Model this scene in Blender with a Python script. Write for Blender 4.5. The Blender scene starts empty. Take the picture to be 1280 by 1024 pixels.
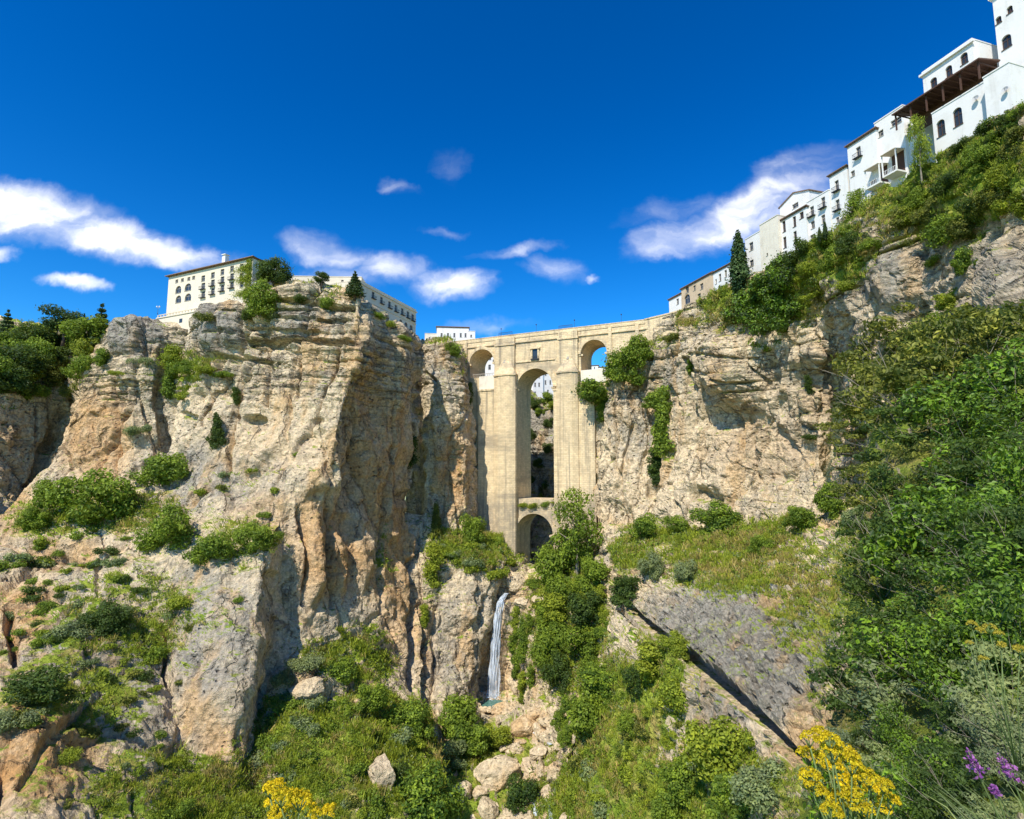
import bpy, bmesh, math, random
import numpy as np
from mathutils import Vector

# ------------------------------------------------------------------ camera, world, sun, exposure
sc = bpy.context.scene
COL = sc.collection
F = 700.0                       # focal length in photo pixels (1280 wide)
PITCH = math.radians(6.5)
CP, SP = math.cos(PITCH), math.sin(PITCH)
cam = bpy.data.cameras.new('camera')
cam.lens = 36.0 * F / 1280.0
cam.sensor_width = 36.0
cam.clip_start = 0.1
cam.clip_end = 20000
cam_o = bpy.data.objects.new('camera', cam)
COL.objects.link(cam_o)
cam_o.rotation_euler = (math.radians(90) + PITCH, 0, 0)
sc.camera = cam_o

SUN_H = (-0.50, -0.87)          # where the sun stands, seen from above
SUN_EL = math.radians(50)
sun = bpy.data.lights.new('sun', 'SUN')
sun.energy = 4.6
sun.angle = math.radians(0.5)
sun.color = (1.0, 0.93, 0.80)
sun_o = bpy.data.objects.new('sun', sun)
COL.objects.link(sun_o)
_s = Vector((SUN_H[0], SUN_H[1], 0)).normalized() * math.cos(SUN_EL) + Vector((0, 0, math.sin(SUN_EL)))
sun_o.rotation_euler = _s.to_track_quat('Z', 'Y').to_euler()
sun_o.location = (-40, -40, 120)

sc.view_settings.view_transform = 'Standard'
sc.view_settings.look = 'None'
sc.view_settings.exposure = 0.46
sc.view_settings.gamma = 1.0
sc.cycles.use_denoising = True
sc.cycles.max_bounces = 6
sc.cycles.transparent_max_bounces = 12


class NT:
    """short-hand for building node trees"""
    def __init__(self, tree):
        self.t = tree
        tree.nodes.clear()

    def n(self, kind, _inputs=None, **props):
        nd = self.t.nodes.new(kind)
        for k, v in props.items():
            setattr(nd, k, v)
        for k, v in (_inputs or {}).items():
            s = nd.inputs[k]
            if isinstance(v, bpy.types.NodeSocket):
                self.t.links.new(v, s)
            else:
                s.default_value = v
        return nd

    def link(self, a, b):
        self.t.links.new(a, b)

    def math(self, op, a, b=0.0, c=None, clamp=False):
        d = {0: a, 1: b}
        if c is not None:
            d[2] = c
        return self.n('ShaderNodeMath', d, operation=op, use_clamp=clamp).outputs[0]

    def mix(self, f, a, b, blend='MIX'):
        nd = self.n('ShaderNodeMix', None, data_type='RGBA', blend_type=blend)
        for i, v in ((0, f), (6, a), (7, b)):
            if isinstance(v, bpy.types.NodeSocket):
                self.t.links.new(v, nd.inputs[i])
            else:
                nd.inputs[i].default_value = v if i == 0 else (*v, 1.0) if len(v) == 3 else v
        return nd.outputs[2]

    def smooth(self, x, lo, hi, a=0.0, b=1.0):
        return self.n('ShaderNodeMapRange', {0: x, 1: lo, 2: hi, 3: a, 4: b}, interpolation_type='SMOOTHSTEP').outputs[0]

    def noise(self, vec, scale, detail=5, rough=0.55, dist=0.0):
        return self.n('ShaderNodeTexNoise', {'Vector': vec, 'Scale': scale, 'Detail': detail, 'Roughness': rough, 'Distortion': dist}).outputs[0]

    def scaled(self, vec, s):
        return self.n('ShaderNodeVectorMath', {0: vec, 1: s}, operation='MULTIPLY').outputs[0]


def build_world():
    w = bpy.data.worlds.new('World')
    sc.world = w
    w.use_nodes = True
    T = NT(w.node_tree)
    sky = T.n('ShaderNodeTexSky', sky_type='NISHITA', sun_disc=False)
    sky.sun_elevation = SUN_EL
    sky.sun_rotation = math.atan2(SUN_H[0], SUN_H[1])
    sky.altitude = 700
    sky.air_density = 1.0
    sky.dust_density = 0.3
    sky.ozone_density = 3.0
    hs = T.n('ShaderNodeHueSaturation', {'Hue': 0.495, 'Saturation': 1.5, 'Value': 0.95, 'Color': sky.outputs[0]})
    hs = T.n('ShaderNodeMix', None, data_type='RGBA', blend_type='MULTIPLY')
    T.link(T.n('ShaderNodeHueSaturation', {'Hue': 0.497, 'Saturation': 1.42, 'Value': 1.0, 'Color': sky.outputs[0]}).outputs[0], hs.inputs[6])
    hs.inputs[0].default_value = 1.0
    hs.inputs[7].default_value = (0.80, 0.99, 1.0, 1.0)
    # a polarised, deep midday sky: steeper from zenith to horizon
    k = T.n('ShaderNodeVectorMath', {0: hs.outputs[2], 'Scale': 1 / 5.0}, operation='SCALE').outputs[0]
    k = T.n('ShaderNodeGamma', {'Color': k, 'Gamma': 1.3}).outputs[0]
    skyc = T.n('ShaderNodeVectorMath', {0: k, 'Scale': 5.0}, operation='SCALE').outputs[0]
    tc = T.n('ShaderNodeTexCoord').outputs['Generated']
    sep = T.n('ShaderNodeSeparateXYZ', {0: tc})
    y = T.math('MAXIMUM', sep.outputs[1], 0.02)
    X = T.math('DIVIDE', sep.outputs[0], y)
    Z = T.math('DIVIDE', sep.outputs[2], y)
    v = T.n('ShaderNodeCombineXYZ', {0: X, 1: Z, 2: 0.0}).outputs[0]
    # banks of cloud: bearing, height, half length, half thickness, tilt, strength
    warp = T.n('ShaderNodeTexNoise', {'Vector': v, 'Scale': 7.0, 'Detail': 5.0, 'Roughness': 0.6})
    wv = T.n('ShaderNodeVectorMath', {0: warp.outputs['Color'], 1: (0.5, 0.5, 0.5)}, operation='SUBTRACT').outputs[0]
    wv = T.n('ShaderNodeVectorMath', {0: wv, 1: (0.16, 0.09, 0.0)}, operation='MULTIPLY').outputs[0]
    vw = T.n('ShaderNodeVectorMath', {0: v, 1: wv}, operation='ADD').outputs[0]
    banks = []

    def bank(px, py, rx, ry, rot, k):
        u, q = (px - 640) / F, (512 - py) / F
        yf, zf = CP - q * SP, SP + q * CP
        banks.append((u / yf, zf / yf, rx / F, ry / F, math.radians(rot), k))
    bank(20, 262, 190, 60, -10, 1.0)
    bank(130, 292, 190, 44, -13, 1.0)
    bank(215, 315, 130, 30, -13, 0.8)
    bank(88, 350, 66, 17, -3, 0.8)
    bank(-6, 318, 46, 22, 0, 0.75)
    bank(405, 312, 90, 40, -10, 0.62)
    bank(490, 332, 90, 36, -10, 0.66)
    bank(568, 356, 75, 36, -2, 0.82)
    bank(425, 343, 130, 30, -5, 0.45)
    bank(503, 229, 55, 22, -20, 0.36)
    bank(560, 205, 70, 44, -30, 0.28)
    bank(640, 309, 90, 18, 8, 0.5)
    bank(695, 335, 75, 34, -12, 0.46)
    bank(740, 347, 24, 11, 0, 0.5)
    bank(555, 287, 50, 13, 0, 0.42)
    bank(600, 407, 100, 16, 3, 0.45)
    bank(870, 292, 120, 46, 12, 1.0)
    bank(930, 265, 190, 62, 24, 0.85)
    bank(990, 225, 150, 55, 26, 0.6)
    bank(840, 262, 110, 40, 20, 0.36)
    total = None
    for (cx, cz, rx, ry, rot, k) in banks:
        m = T.n('ShaderNodeMapping', {'Vector': vw, 'Location': (cx, cz, 0), 'Rotation': (0, 0, rot), 'Scale': (rx, ry, 1)}, vector_type='TEXTURE').outputs[0]
        ln = T.n('ShaderNodeVectorMath', {0: m}, operation='LENGTH').outputs['Value']
        a = T.smooth(ln, 1.1, 0.0, 0.0, k)
        total = a if total is None else T.math('MAXIMUM', total, a)
    vs = T.n('ShaderNodeMapping', {'Vector': vw, 'Rotation': (0, 0, math.radians(6)), 'Scale': (5.0, 11.0, 1)}).outputs[0]
    nz = T.noise(vs, 1.5, 7, 0.53, 0.5)
    dens = T.math('MULTIPLY', total, T.smooth(nz, 0.2, 0.8, 0.42, 1.18))
    dens = T.smooth(dens, 0.10, 1.0)
    front = T.math('GREATER_THAN', sep.outputs[1], 0.03)
    dens = T.math('MULTIPLY', dens, front)
    dens = T.math('MULTIPLY', dens, 0.95)
    colr = T.mix(dens, skyc, (7.4, 7.3, 7.2))
    bg = T.n('ShaderNodeBackground', {'Color': colr, 'Strength': 0.15})
    T.link(bg.outputs[0], T.n('ShaderNodeOutputWorld').inputs[0])


build_world()

# ------------------------------------------------------------------ seeing and measuring helpers


def ray(px, py):
    u, v = (px - 640) / F, (512 - py) / F
    return np.array((u, CP - v * SP, SP + v * CP))


def P(px, py, y):
    r = ray(px, py)
    return r * (y / r[1])


def project(p):
    """points (N,3) -> photo pixels (N,2), only used for laying out wear, stains and plants"""
    yc = p[:, 1] * CP + p[:, 2] * SP
    zc = -p[:, 1] * SP + p[:, 2] * CP
    yc = np.maximum(yc, 0.05)
    return np.stack((640 + F * p[:, 0] / yc, 512 - F * zc / yc), 1)


def _hash(ix, iy, iz, seed=0):
    h = (ix.astype(np.int64) * 73856093) ^ (iy.astype(np.int64) * 19349663) ^ (iz.astype(np.int64) * 83492791) ^ (seed * 2654435761)
    h &= 0xffffffff
    h = ((h >> 16) ^ h) * 0x45d9f3b & 0xffffffff
    h = ((h >> 16) ^ h) * 0x45d9f3b & 0xffffffff
    h = (h >> 16) ^ h
    return (h & 0xffffff) / float(0xffffff)


def vnoise(p, seed=0):
    i = np.floor(p)
    f = p - i
    u = f * f * (3 - 2 * f)
    i = i.astype(np.int64)
    out = 0
    for dx in (0, 1):
        wx = u[:, 0] if dx else 1 - u[:, 0]
        for dy in (0, 1):
            wy = u[:, 1] if dy else 1 - u[:, 1]
            for dz in (0, 1):
                wz = u[:, 2] if dz else 1 - u[:, 2]
                out = out + wx * wy * wz * _hash(i[:, 0] + dx, i[:, 1] + dy, i[:, 2] + dz, seed)
    return out * 2 - 1


def fbm(p, octv=4, seed=0, gain=0.5):
    a, s, t = 1.0, 0, 0
    for k in range(octv):
        s = s + a * vnoise(p * (2.03 ** k) + 17.3 * k, seed + k)
        t += a
        a *= gain
    return s / t


def worley(p, seed=0):
    i = np.floor(p).astype(np.int64)
    f1 = np.full(len(p), 9.0)
    f2 = np.full(len(p), 9.0)
    cell = np.zeros(len(p))
    rel = np.zeros((len(p), 3))
    vec = np.zeros((len(p), 3))
    for dx in (-1, 0, 1):
        for dy in (-1, 0, 1):
            for dz in (-1, 0, 1):
                c = i + np.array((dx, dy, dz))
                o = np.stack([_hash(c[:, 0], c[:, 1], c[:, 2], seed + k) for k in (1, 2, 3)], 1)
                d = np.linalg.norm(c + o - p, axis=1)
                near = d < f1
                f2 = np.where(near, f1, np.minimum(f2, d))
                cell = np.where(near, o[:, 0], cell)
                rel = np.where(near[:, None], p - c - o, rel)
                vec = np.where(near[:, None], o[:, (1, 2, 0)] - .5, vec)
                f1 = np.where(near, d, f1)
    return f1, f2, cell, np.sum(rel * vec, axis=1)


def sstep(x, a, b):
    t = np.clip((x - a) / (b - a), 0, 1)
    return t * t * (3 - 2 * t)


def link(name, me, mat=None, parent=None):
    o = bpy.data.objects.new(name, me)
    COL.objects.link(o)
    if mat is not None and not me.materials:
        me.materials.append(mat)
    if parent is not None:
        o.parent = parent
    return o


def mesh_np(name, verts, faces, smooth=False, fattr=None, vattr=None):
    """mesh out of numpy arrays; faces (M,3|4)"""
    me = bpy.data.meshes.new(name)
    verts = np.asarray(verts, dtype=np.float32)
    faces = np.asarray(faces, dtype=np.int32)
    k = faces.shape[1]
    me.vertices.add(len(verts))
    me.vertices.foreach_set('co', verts.ravel())
    me.loops.add(faces.size)
    me.loops.foreach_set('vertex_index', faces.ravel())
    me.polygons.add(len(faces))
    me.polygons.foreach_set('loop_start', np.arange(0, faces.size, k, dtype=np.int32))
    me.polygons.foreach_set('loop_total', np.full(len(faces), k, dtype=np.int32))
    me.polygons.foreach_set('use_smooth', np.full(len(faces), smooth, dtype=bool))
    for n, a in (fattr or {}).items():
        at = me.attributes.new(n, 'FLOAT', 'FACE')
        at.data.foreach_set('value', np.asarray(a, dtype=np.float32))
    for n, a in (vattr or {}).items():
        at = me.attributes.new(n, 'FLOAT', 'POINT')
        at.data.foreach_set('value', np.asarray(a, dtype=np.float32))
    me.update(calc_edges=True)
    return me


class MB:
    """collects quads, boxes, prisms and tubes and links them as ONE mesh object"""
    def __init__(self):
        self.v, self.f = [], []

    def poly(self, pts):
        k = len(self.v)
        self.v += [tuple(map(float, p)) for p in pts]
        self.f.append(tuple(range(k, k + len(pts))))

    def hexa(self, a, b):
        """two rings of the same length, a below b"""
        n = len(a)
        k = len(self.v)
        self.v += [tuple(map(float, p)) for p in a] + [tuple(map(float, p)) for p in b]
        for i in range(n):
            j = (i + 1) % n
            self.f.append((k + i, k + j, k + n + j, k + n + i))
        self.f.append(tuple(range(k + n - 1, k - 1, -1)))
        self.f.append(tuple(range(k + n, k + 2 * n)))

    def box(self, fr, s0, s1, t0, t1, z0, z1):
        a = [fr.to(s, t, z0) for s, t in ((s0, t0), (s1, t0), (s1, t1), (s0, t1))]
        b = [fr.to(s, t, z1) for s, t in ((s0, t0), (s1, t0), (s1, t1), (s0, t1))]
        self.hexa(a, b)

    def tube(self, pts, rad, n=6):
        pts = [np.array(p, float) for p in pts]
        rad = rad if isinstance(rad, (list, tuple)) else [rad] * len(pts)
        rings = []
        for i, p in enumerate(pts):
            d = pts[min(i + 1, len(pts) - 1)] - pts[max(i - 1, 0)]
            d = d / (np.linalg.norm(d) + 1e-9)
            a = np.cross(d, (0.31, 0.87, 0.38))
            a /= np.linalg.norm(a) + 1e-9
            b = np.cross(d, a)
            rings.append([p + rad[i] * (math.cos(q) * a + math.sin(q) * b) for q in [2 * math.pi * j / n for j in range(n)]])
        k = len(self.v)
        for r in rings:
            self.v += [tuple(q) for q in r]
        for i in range(len(rings) - 1):
            for j in range(n):
                jj = (j + 1) % n
                self.f.append((k + i * n + j, k + i * n + jj, k + (i + 1) * n + jj, k + (i + 1) * n + j))
        self.f.append(tuple(k + j for j in range(n - 1, -1, -1)))
        e = k + (len(rings) - 1) * n
        self.f.append(tuple(e + j for j in range(n)))

    def build(self, name, mat, parent=None, smooth=False, bevel=0.0):
        me = bpy.data.meshes.new(name)
        me.from_pydata(self.v, [], self.f)
        bm = bmesh.new()
        bm.from_mesh(me)
        bmesh.ops.recalc_face_normals(bm, faces=bm.faces)
        bm.to_mesh(me)
        bm.free()
        if smooth:
            me.polygons.foreach_set('use_smooth', [True] * len(me.polygons))
        me.update()
        return link(name, me, mat, parent)


class Frame:
    """an upright plane: s along it, t out of it, z up"""
    def __init__(self, ox, oy, dx, dy):
        l = math.hypot(dx, dy)
        self.o = np.array((ox, oy, 0.0))
        self.d = np.array((dx / l, dy / l, 0.0))
        self.n = np.array((self.d[1], -self.d[0], 0.0))
        if np.dot(self.n, -self.o) < 0:
            self.n = -self.n

    def to(self, s, t, z):
        p = self.o + self.d * s + self.n * t
        return (p[0], p[1], z)

    def pix(self, px, py, t=0.0):
        r = ray(px, py)
        o = self.o + self.n * t
        k = np.dot(o, self.n) / np.dot(r, self.n)
        p = r * k
        return float(np.dot(p - self.o, self.d)), float(p[2])


def tag(o, label=None, cat=None, group=None, kind=None):
    if label:
        o['label'] = label
    if cat:
        o['category'] = cat
    if group:
        o['group'] = group
    if kind:
        o['kind'] = kind
    return o


def empty(name, loc, label, cat, group=None):
    o = bpy.data.objects.new(name, None)
    COL.objects.link(o)
    o.location = loc
    return tag(o, label, cat, group)


def adopt(root, kids):
    """hang parts built in world space under the thing's Empty"""
    for k in kids:
        k.parent = root
        k.matrix_parent_inverse.identity()
        if k.location.length == 0 and root.location.length > 0:
            k.location = -Vector(root.location)


# ------------------------------------------------------------------ materials

def new_mat(name):
    m = bpy.data.materials.new(name)
    m.use_nodes = True
    T = NT(m.node_tree)
    out = T.n('ShaderNodeOutputMaterial')
    return m, T, out


def rock_mat():
    m, T, out = new_mat('limestone_rock')
    g = T.n('ShaderNodeNewGeometry')
    pos = g.outputs['Position']
    nz = T.n('ShaderNodeSeparateXYZ', {0: g.outputs['Normal']}).outputs[2]
    att = lambda n: T.n('ShaderNodeAttribute', attribute_name=n).outputs['Fac']
    big = T.noise(pos, 0.045, 6, 0.6)
    mid = T.noise(pos, 0.22, 7, 0.65)
    fine = T.noise(pos, 1.1, 8, 0.7)
    strat = T.noise(T.scaled(pos, (0.035, 0.035, 0.75)), 1.0, 6, 0.62, 0.4)
    streak = T.noise(T.scaled(pos, (0.42, 0.42, 0.03)), 1.0, 5, 0.6, 0.2)
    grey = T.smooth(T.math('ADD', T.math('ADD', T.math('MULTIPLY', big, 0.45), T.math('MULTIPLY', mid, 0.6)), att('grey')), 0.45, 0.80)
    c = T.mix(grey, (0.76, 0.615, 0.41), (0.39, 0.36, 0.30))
    oran = T.math('MULTIPLY', att('orange'), T.smooth(mid, 0.25, 0.62, 0.45, 1.1), clamp=True)
    c = T.mix(oran, c, (0.60, 0.345, 0.14))
    c = T.mix(T.smooth(T.noise(T.scaled(pos, (0.09, 0.09, 0.035)), 1.0, 6, 0.62), 0.50, 0.66, 0.0, 0.72), c, (0.62, 0.40, 0.185))
    c = T.mix(T.math('MULTIPLY', T.smooth(strat, 0.36, 0.50, 0.66, 0.0), T.smooth(att('layer'), 0.1, 0.8, 0.22, 1.0)), c, (0.17, 0.145, 0.115))
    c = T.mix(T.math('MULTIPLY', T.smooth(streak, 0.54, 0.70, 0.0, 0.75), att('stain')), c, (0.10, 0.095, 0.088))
    c = T.mix(1.0, c, T.n('ShaderNodeCombineColor', {0: T.smooth(fine, 0.28, 0.68, 0.58, 1.2), 1: T.smooth(fine, 0.28, 0.68, 0.57, 1.19), 2: T.smooth(fine, 0.28, 0.68, 0.56, 1.18)}).outputs[0], 'MULTIPLY')
    wp = T.n('ShaderNodeVectorMath', {0: pos, 1: T.n('ShaderNodeTexNoise', {'Vector': pos, 'Scale': 0.6, 'Detail': 4.0}).outputs['Color']}, operation='ADD').outputs[0]
    pits = T.n('ShaderNodeTexVoronoi', {'Vector': T.scaled(wp, (0.5, 0.5, 0.85)), 'Scale': 1.0, 'Randomness': 1.0}).outputs[0]
    pit = T.math('MULTIPLY', T.smooth(pits, 0.30, 0.10), T.smooth(mid, 0.46, 0.6))
    c = T.mix(T.math('MULTIPLY', pit, 0.7), c, (0.11, 0.092, 0.072))
    rv = T.n('ShaderNodeTexVoronoi', {'Vector': wp, 'Scale': 1.5}).outputs[0]
    rub = T.math('MULTIPLY', T.smooth(att('grey'), 0.38, 0.55), T.smooth(rv, 0.25, 0.75, 0.0, 0.55))
    c = T.mix(rub, c, (0.13, 0.12, 0.105))
    fw = T.n('ShaderNodeVectorMath', {0: T.n('ShaderNodeTexNoise', {'Vector': pos, 'Scale': 0.16, 'Detail': 5.0, 'Roughness': 0.6}).outputs['Color'], 'Scale': 7.0}, operation='SCALE').outputs[0]
    fw = T.n('ShaderNodeVectorMath', {0: wp, 1: fw}, operation='ADD').outputs[0]
    f1 = T.n('ShaderNodeTexVoronoi', {'Vector': T.scaled(fw, (0.11, 0.11, 0.03)), 'Scale': 1.0}, feature='DISTANCE_TO_EDGE').outputs[0]
    f2 = T.n('ShaderNodeTexVoronoi', {'Vector': T.scaled(fw, (0.035, 0.035, 0.30)), 'Scale': 1.0}, feature='DISTANCE_TO_EDGE').outputs[0]
    gate = T.smooth(T.noise(pos, 0.10, 4, 0.6), 0.46, 0.60)
    gate2 = T.smooth(T.noise(pos, 0.075, 4, 0.6), 0.42, 0.60)
    fis = T.math('MULTIPLY', T.smooth(f1, 0.035, 0.004), gate)
    fis = T.math('MAXIMUM', fis, T.math('MULTIPLY', T.math('MULTIPLY', T.smooth(f2, 0.07, 0.01), gate2), T.smooth(att('layer'), 0.05, 0.5)))
    fis = T.math('MULTIPLY', fis, T.smooth(att('stain'), 0.35, 0.55))
    c = T.mix(T.math('MULTIPLY', fis, 0.5), c, (0.10, 0.082, 0.062))
    # grass and low herbs on ledges
    gn = T.noise(pos, 0.33, 6, 0.7)
    gn2 = T.noise(pos, 0.11, 5, 0.6)
    dry = T.smooth(T.math('ADD', T.noise(pos, 0.16, 5, 0.65), T.math('MULTIPLY', att('dry'), 0.5)), 0.45, 0.66)
    gc = T.mix(dry, (0.19, 0.27, 0.03), (0.46, 0.355, 0.125))
    gc = T.mix(T.smooth(gn2, 0.40, 0.64), gc, (0.30, 0.36, 0.045))
    gc = T.mix(1.0, gc, T.n('ShaderNodeCombineColor', {0: T.smooth(fine, 0.25, 0.7, 0.45, 1.35), 1: T.smooth(fine, 0.25, 0.7, 0.5, 1.35), 2: T.smooth(fine, 0.25, 0.7, 0.5, 1.2)}).outputs[0], 'MULTIPLY')
    lay = T.math('ADD', T.smooth(nz, 0.42, 0.85, -0.3, 0.42), T.math('SUBTRACT', T.math('MULTIPLY', gn, 0.9), 0.45))
    lay = T.math('ADD', lay, T.math('SUBTRACT', att('veg'), 0.28))
    c = T.mix(T.smooth(lay, 0.10, 0.24), c, gc)
    bh = T.math('ADD', T.math('MULTIPLY', T.noise(pos, 0.55, 10, 0.7), 1.0), T.math('MULTIPLY', T.noise(pos, 2.6, 6, 0.7), 0.35))
    bh = T.math('ADD', bh, T.math('MULTIPLY', T.math('MULTIPLY', strat, 0.6), att('layer')))
    vor = T.n('ShaderNodeTexVoronoi', {'Vector': pos, 'Scale': 0.8}).outputs[0]
    bh = T.math('ADD', T.math('ADD', bh, T.math('MULTIPLY', vor, 0.3)), T.math('ADD', T.math('MULTIPLY', pit, -0.9), T.math('MULTIPLY', fis, -0.8)))
    bump = T.n('ShaderNodeBump', {'Strength': 1.0, 'Distance': 1.35, 'Height': bh})
    b = T.n('ShaderNodeBsdfPrincipled', {'Base Color': c, 'Roughness': 0.92, 'Specular IOR Level': 0.15, 'Normal': bump.outputs[0]})
    T.link(b.outputs[0], out.inputs[0])
    return m


def masonry_mat():
    m, T, out = new_mat('bridge_masonry')
    g = T.n('ShaderNodeNewGeometry')
    pos = g.outputs['Position']
    tc = T.n('ShaderNodeTexCoord').outputs['Object']
    big = T.noise(pos, 0.07, 6, 0.6)
    mid = T.noise(pos, 0.4, 7, 0.65)
    streak = T.noise(T.scaled(pos, (0.5, 0.5, 0.022)), 1.0, 6, 0.62)
    # coursed stone: along the bridge and up
    along = T.n('ShaderNodeVectorMath', {0: pos, 1: (0.907, -0.422, 0)}, operation='DOT_PRODUCT').outputs['Value']
    depth = T.n('ShaderNodeVectorMath', {0: pos, 1: (0.422, 0.907, 0)}, operation='DOT_PRODUCT').outputs['Value']
    z = T.n('ShaderNodeSeparateXYZ', {0: pos}).outputs[2]
    bv = T.n('ShaderNodeCombineXYZ', {0: T.math('ADD', along, depth), 1: z, 2: 0.0}).outputs[0]
    br = T.n('ShaderNodeTexBrick', {'Vector': bv, 'Scale': 1.0, 'Mortar Size': 0.035, 'Color1': (1.05, 1.03, 1.0, 1), 'Color2': (0.86, 0.83, 0.79, 1), 'Mortar': (0.66, 0.62, 0.56, 1), 'Brick Width': 1.7, 'Row Height': 0.75, 'Bias': -0.1})
    c = T.mix(T.smooth(big, 0.35, 0.68), (0.83, 0.665, 0.42), (0.74, 0.595, 0.38))
    c = T.mix(T.smooth(mid, 0.35, 0.72, 0.0, 0.45), c, (0.40, 0.33, 0.235))
    c = T.mix(0.85, c, br.outputs[0], 'MULTIPLY')
    c = T.mix(T.smooth(streak, 0.50, 0.72, 0.0, 0.72), c, (0.19, 0.165, 0.135))
    band = T.noise(T.scaled(pos, (0.03, 0.03, 0.16)), 1.0, 5, 0.65)
    c = T.mix(T.smooth(band, 0.52, 0.68, 0.0, 0.55), c, (0.25, 0.215, 0.17))
    rise = T.n('ShaderNodeMapRange', {0: z, 1: -14.0, 2: -8.0, 3: 0.62, 4: 0.0}).outputs[0]
    c = T.mix(T.math('MULTIPLY', rise, T.smooth(mid, 0.3, 0.6, 0.4, 1.0)), c, (0.29, 0.25, 0.195))
    fine = T.noise(pos, 2.2, 6, 0.7)
    bump = T.n('ShaderNodeBump', {'Strength': 0.7, 'Distance': 0.25, 'Height': T.math('ADD', T.math('MULTIPLY', br.outputs[1], -0.5), T.math('ADD', fine, mid))})
    b = T.n('ShaderNodeBsdfPrincipled', {'Base Color': c, 'Roughness': 0.9, 'Specular IOR Level': 0.15, 'Normal': bump.outputs[0]})
    T.link(b.outputs[0], out.inputs[0])
    return m


def wall_mat(name, col, dirt=0.3, dirtcol=(0.30, 0.26, 0.2), bump=0.05):
    m, T, out = new_mat(name)
    pos = T.n('ShaderNodeNewGeometry').outputs['Position']
    n1 = T.noise(pos, 0.35, 7, 0.65)
    n2 = T.noise(T.scaled(pos, (1.0, 1.0, 0.09)), 1.0, 6, 0.6)
    n3 = T.noise(pos, 3.0, 5, 0.6)
    c = T.mix(T.smooth(n1, 0.45, 0.75, 0.0, dirt), col, dirtcol)
    c = T.mix(T.smooth(n2, 0.52, 0.75, 0.0, dirt * 0.9), c, dirtcol)
    b = T.n('ShaderNodeBsdfPrincipled', {'Base Color': c, 'Roughness': 0.85, 'Specular IOR Level': 0.2, 'Normal': T.n('ShaderNodeBump', {'Strength': 0.5, 'Distance': bump, 'Height': n3}).outputs[0]})
    T.link(b.outputs[0], out.inputs[0])
    return m


def tile_mat():
    m, T, out = new_mat('clay_roof_tiles')
    pos = T.n('ShaderNodeNewGeometry').outputs['Position']
    w = T.n('ShaderNodeTexWave', {'Vector': pos, 'Scale': 3.0, 'Distortion': 1.0}, bands_direction='Y').outputs[1]
    n = T.noise(pos, 1.2, 6, 0.7)
    c = T.mix(T.smooth(n, 0.35, 0.68), (0.27, 0.16, 0.10), (0.17, 0.125, 0.095))
    b = T.n('ShaderNodeBsdfPrincipled', {'Base Color': c, 'Roughness': 0.9, 'Normal': T.n('ShaderNodeBump', {'Strength': 0.6, 'Distance': 0.1, 'Height': w}).outputs[0]})
    T.link(b.outputs[0], out.inputs[0])
    return m


def plain_mat(name, col, rough=0.7, spec=0.3, metal=0.0, var=0.25):
    m, T, out = new_mat(name)
    pos = T.n('ShaderNodeNewGeometry').outputs['Position']
    n = T.noise(pos, 2.3, 5, 0.6)
    c = T.mix(T.smooth(n, 0.35, 0.7, 0.0, var), col, tuple(x * 0.45 for x in col))
    b = T.n('ShaderNodeBsdfPrincipled', {'Base Color': c, 'Roughness': rough, 'Specular IOR Level': spec, 'Metallic': metal})
    T.link(b.outputs[0], out.inputs[0])
    return m


def leaf_mat(name, c0, c1, c2=None, gloss=0.25, trans=0.35):
    """c0..c1 vary leaf by leaf, c2 is the tint some plants of the kind have"""
    m, T, out = new_mat(name)
    v = T.n('ShaderNodeAttribute', attribute_name='v').outputs['Fac']
    oi = T.n('ShaderNodeObjectInfo').outputs['Random']
    pos = T.n('ShaderNodeNewGeometry').outputs['Position']
    c = T.mix(T.smooth(v, 0.12, 0.92), c0, c1)
    if c2:
        c = T.mix(T.math('MULTIPLY', oi, 0.6), c, c2)
    n = T.noise(pos, 0.9, 3, 0.6)
    c = T.mix(1.0, c, T.n('ShaderNodeCombineColor', {0: T.smooth(n, 0.3, 0.7, 0.7, 1.25), 1: T.smooth(n, 0.3, 0.7, 0.75, 1.2), 2: 0.9}).outputs[0], 'MULTIPLY')
    b = T.n('ShaderNodeBsdfPrincipled', {'Base Color': c, 'Roughness': 0.55, 'Specular IOR Level': gloss})
    tr = T.n('ShaderNodeBsdfTranslucent', {'Color': T.mix(0.5, c, (0.25, 0.32, 0.03))})
    mx = T.n('ShaderNodeMixShader', {0: trans, 1: b.outputs[0], 2: tr.outputs[0]})
    T.link(mx.outputs[0], out.inputs[0])
    return m


def water_mat():
    m, T, out = new_mat('pool_water')
    pos = T.n('ShaderNodeNewGeometry').outputs['Position']
    n = T.noise(pos, 0.8, 4, 0.6)
    c = T.mix(T.smooth(n, 0.3, 0.7), (0.04, 0.12, 0.10), (0.10, 0.21, 0.17))
    b = T.n('ShaderNodeBsdfPrincipled', {'Base Color': c, 'Roughness': 0.12, 'Normal': T.n('ShaderNodeBump', {'Strength': 0.4, 'Distance': 0.1, 'Height': T.noise(pos, 2.5, 4)}).outputs[0]})
    T.link(b.outputs[0], out.inputs[0])
    return m


def fall_mat():
    m, T, out = new_mat('falling_water')
    pos = T.n('ShaderNodeNewGeometry').outputs['Position']
    n = T.noise(T.scaled(pos, (1.1, 1.1, 0.14)), 1.0, 8, 0.7, 0.5)
    n2 = T.noise(T.scaled(pos, (3.0, 3.0, 0.5)), 1.0, 5, 0.7)
    a = T.smooth(T.math('ADD', T.math('MULTIPLY', n, 0.7), T.math('MULTIPLY', n2, 0.3)), 0.36, 0.62, 0.25, 0.95)
    b = T.n('ShaderNodeBsdfPrincipled', {'Base Color': (0.62, 0.69, 0.78, 1), 'Roughness': 0.5, 'Alpha': a})
    T.link(b.outputs[0], out.inputs[0])
    return m


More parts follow.
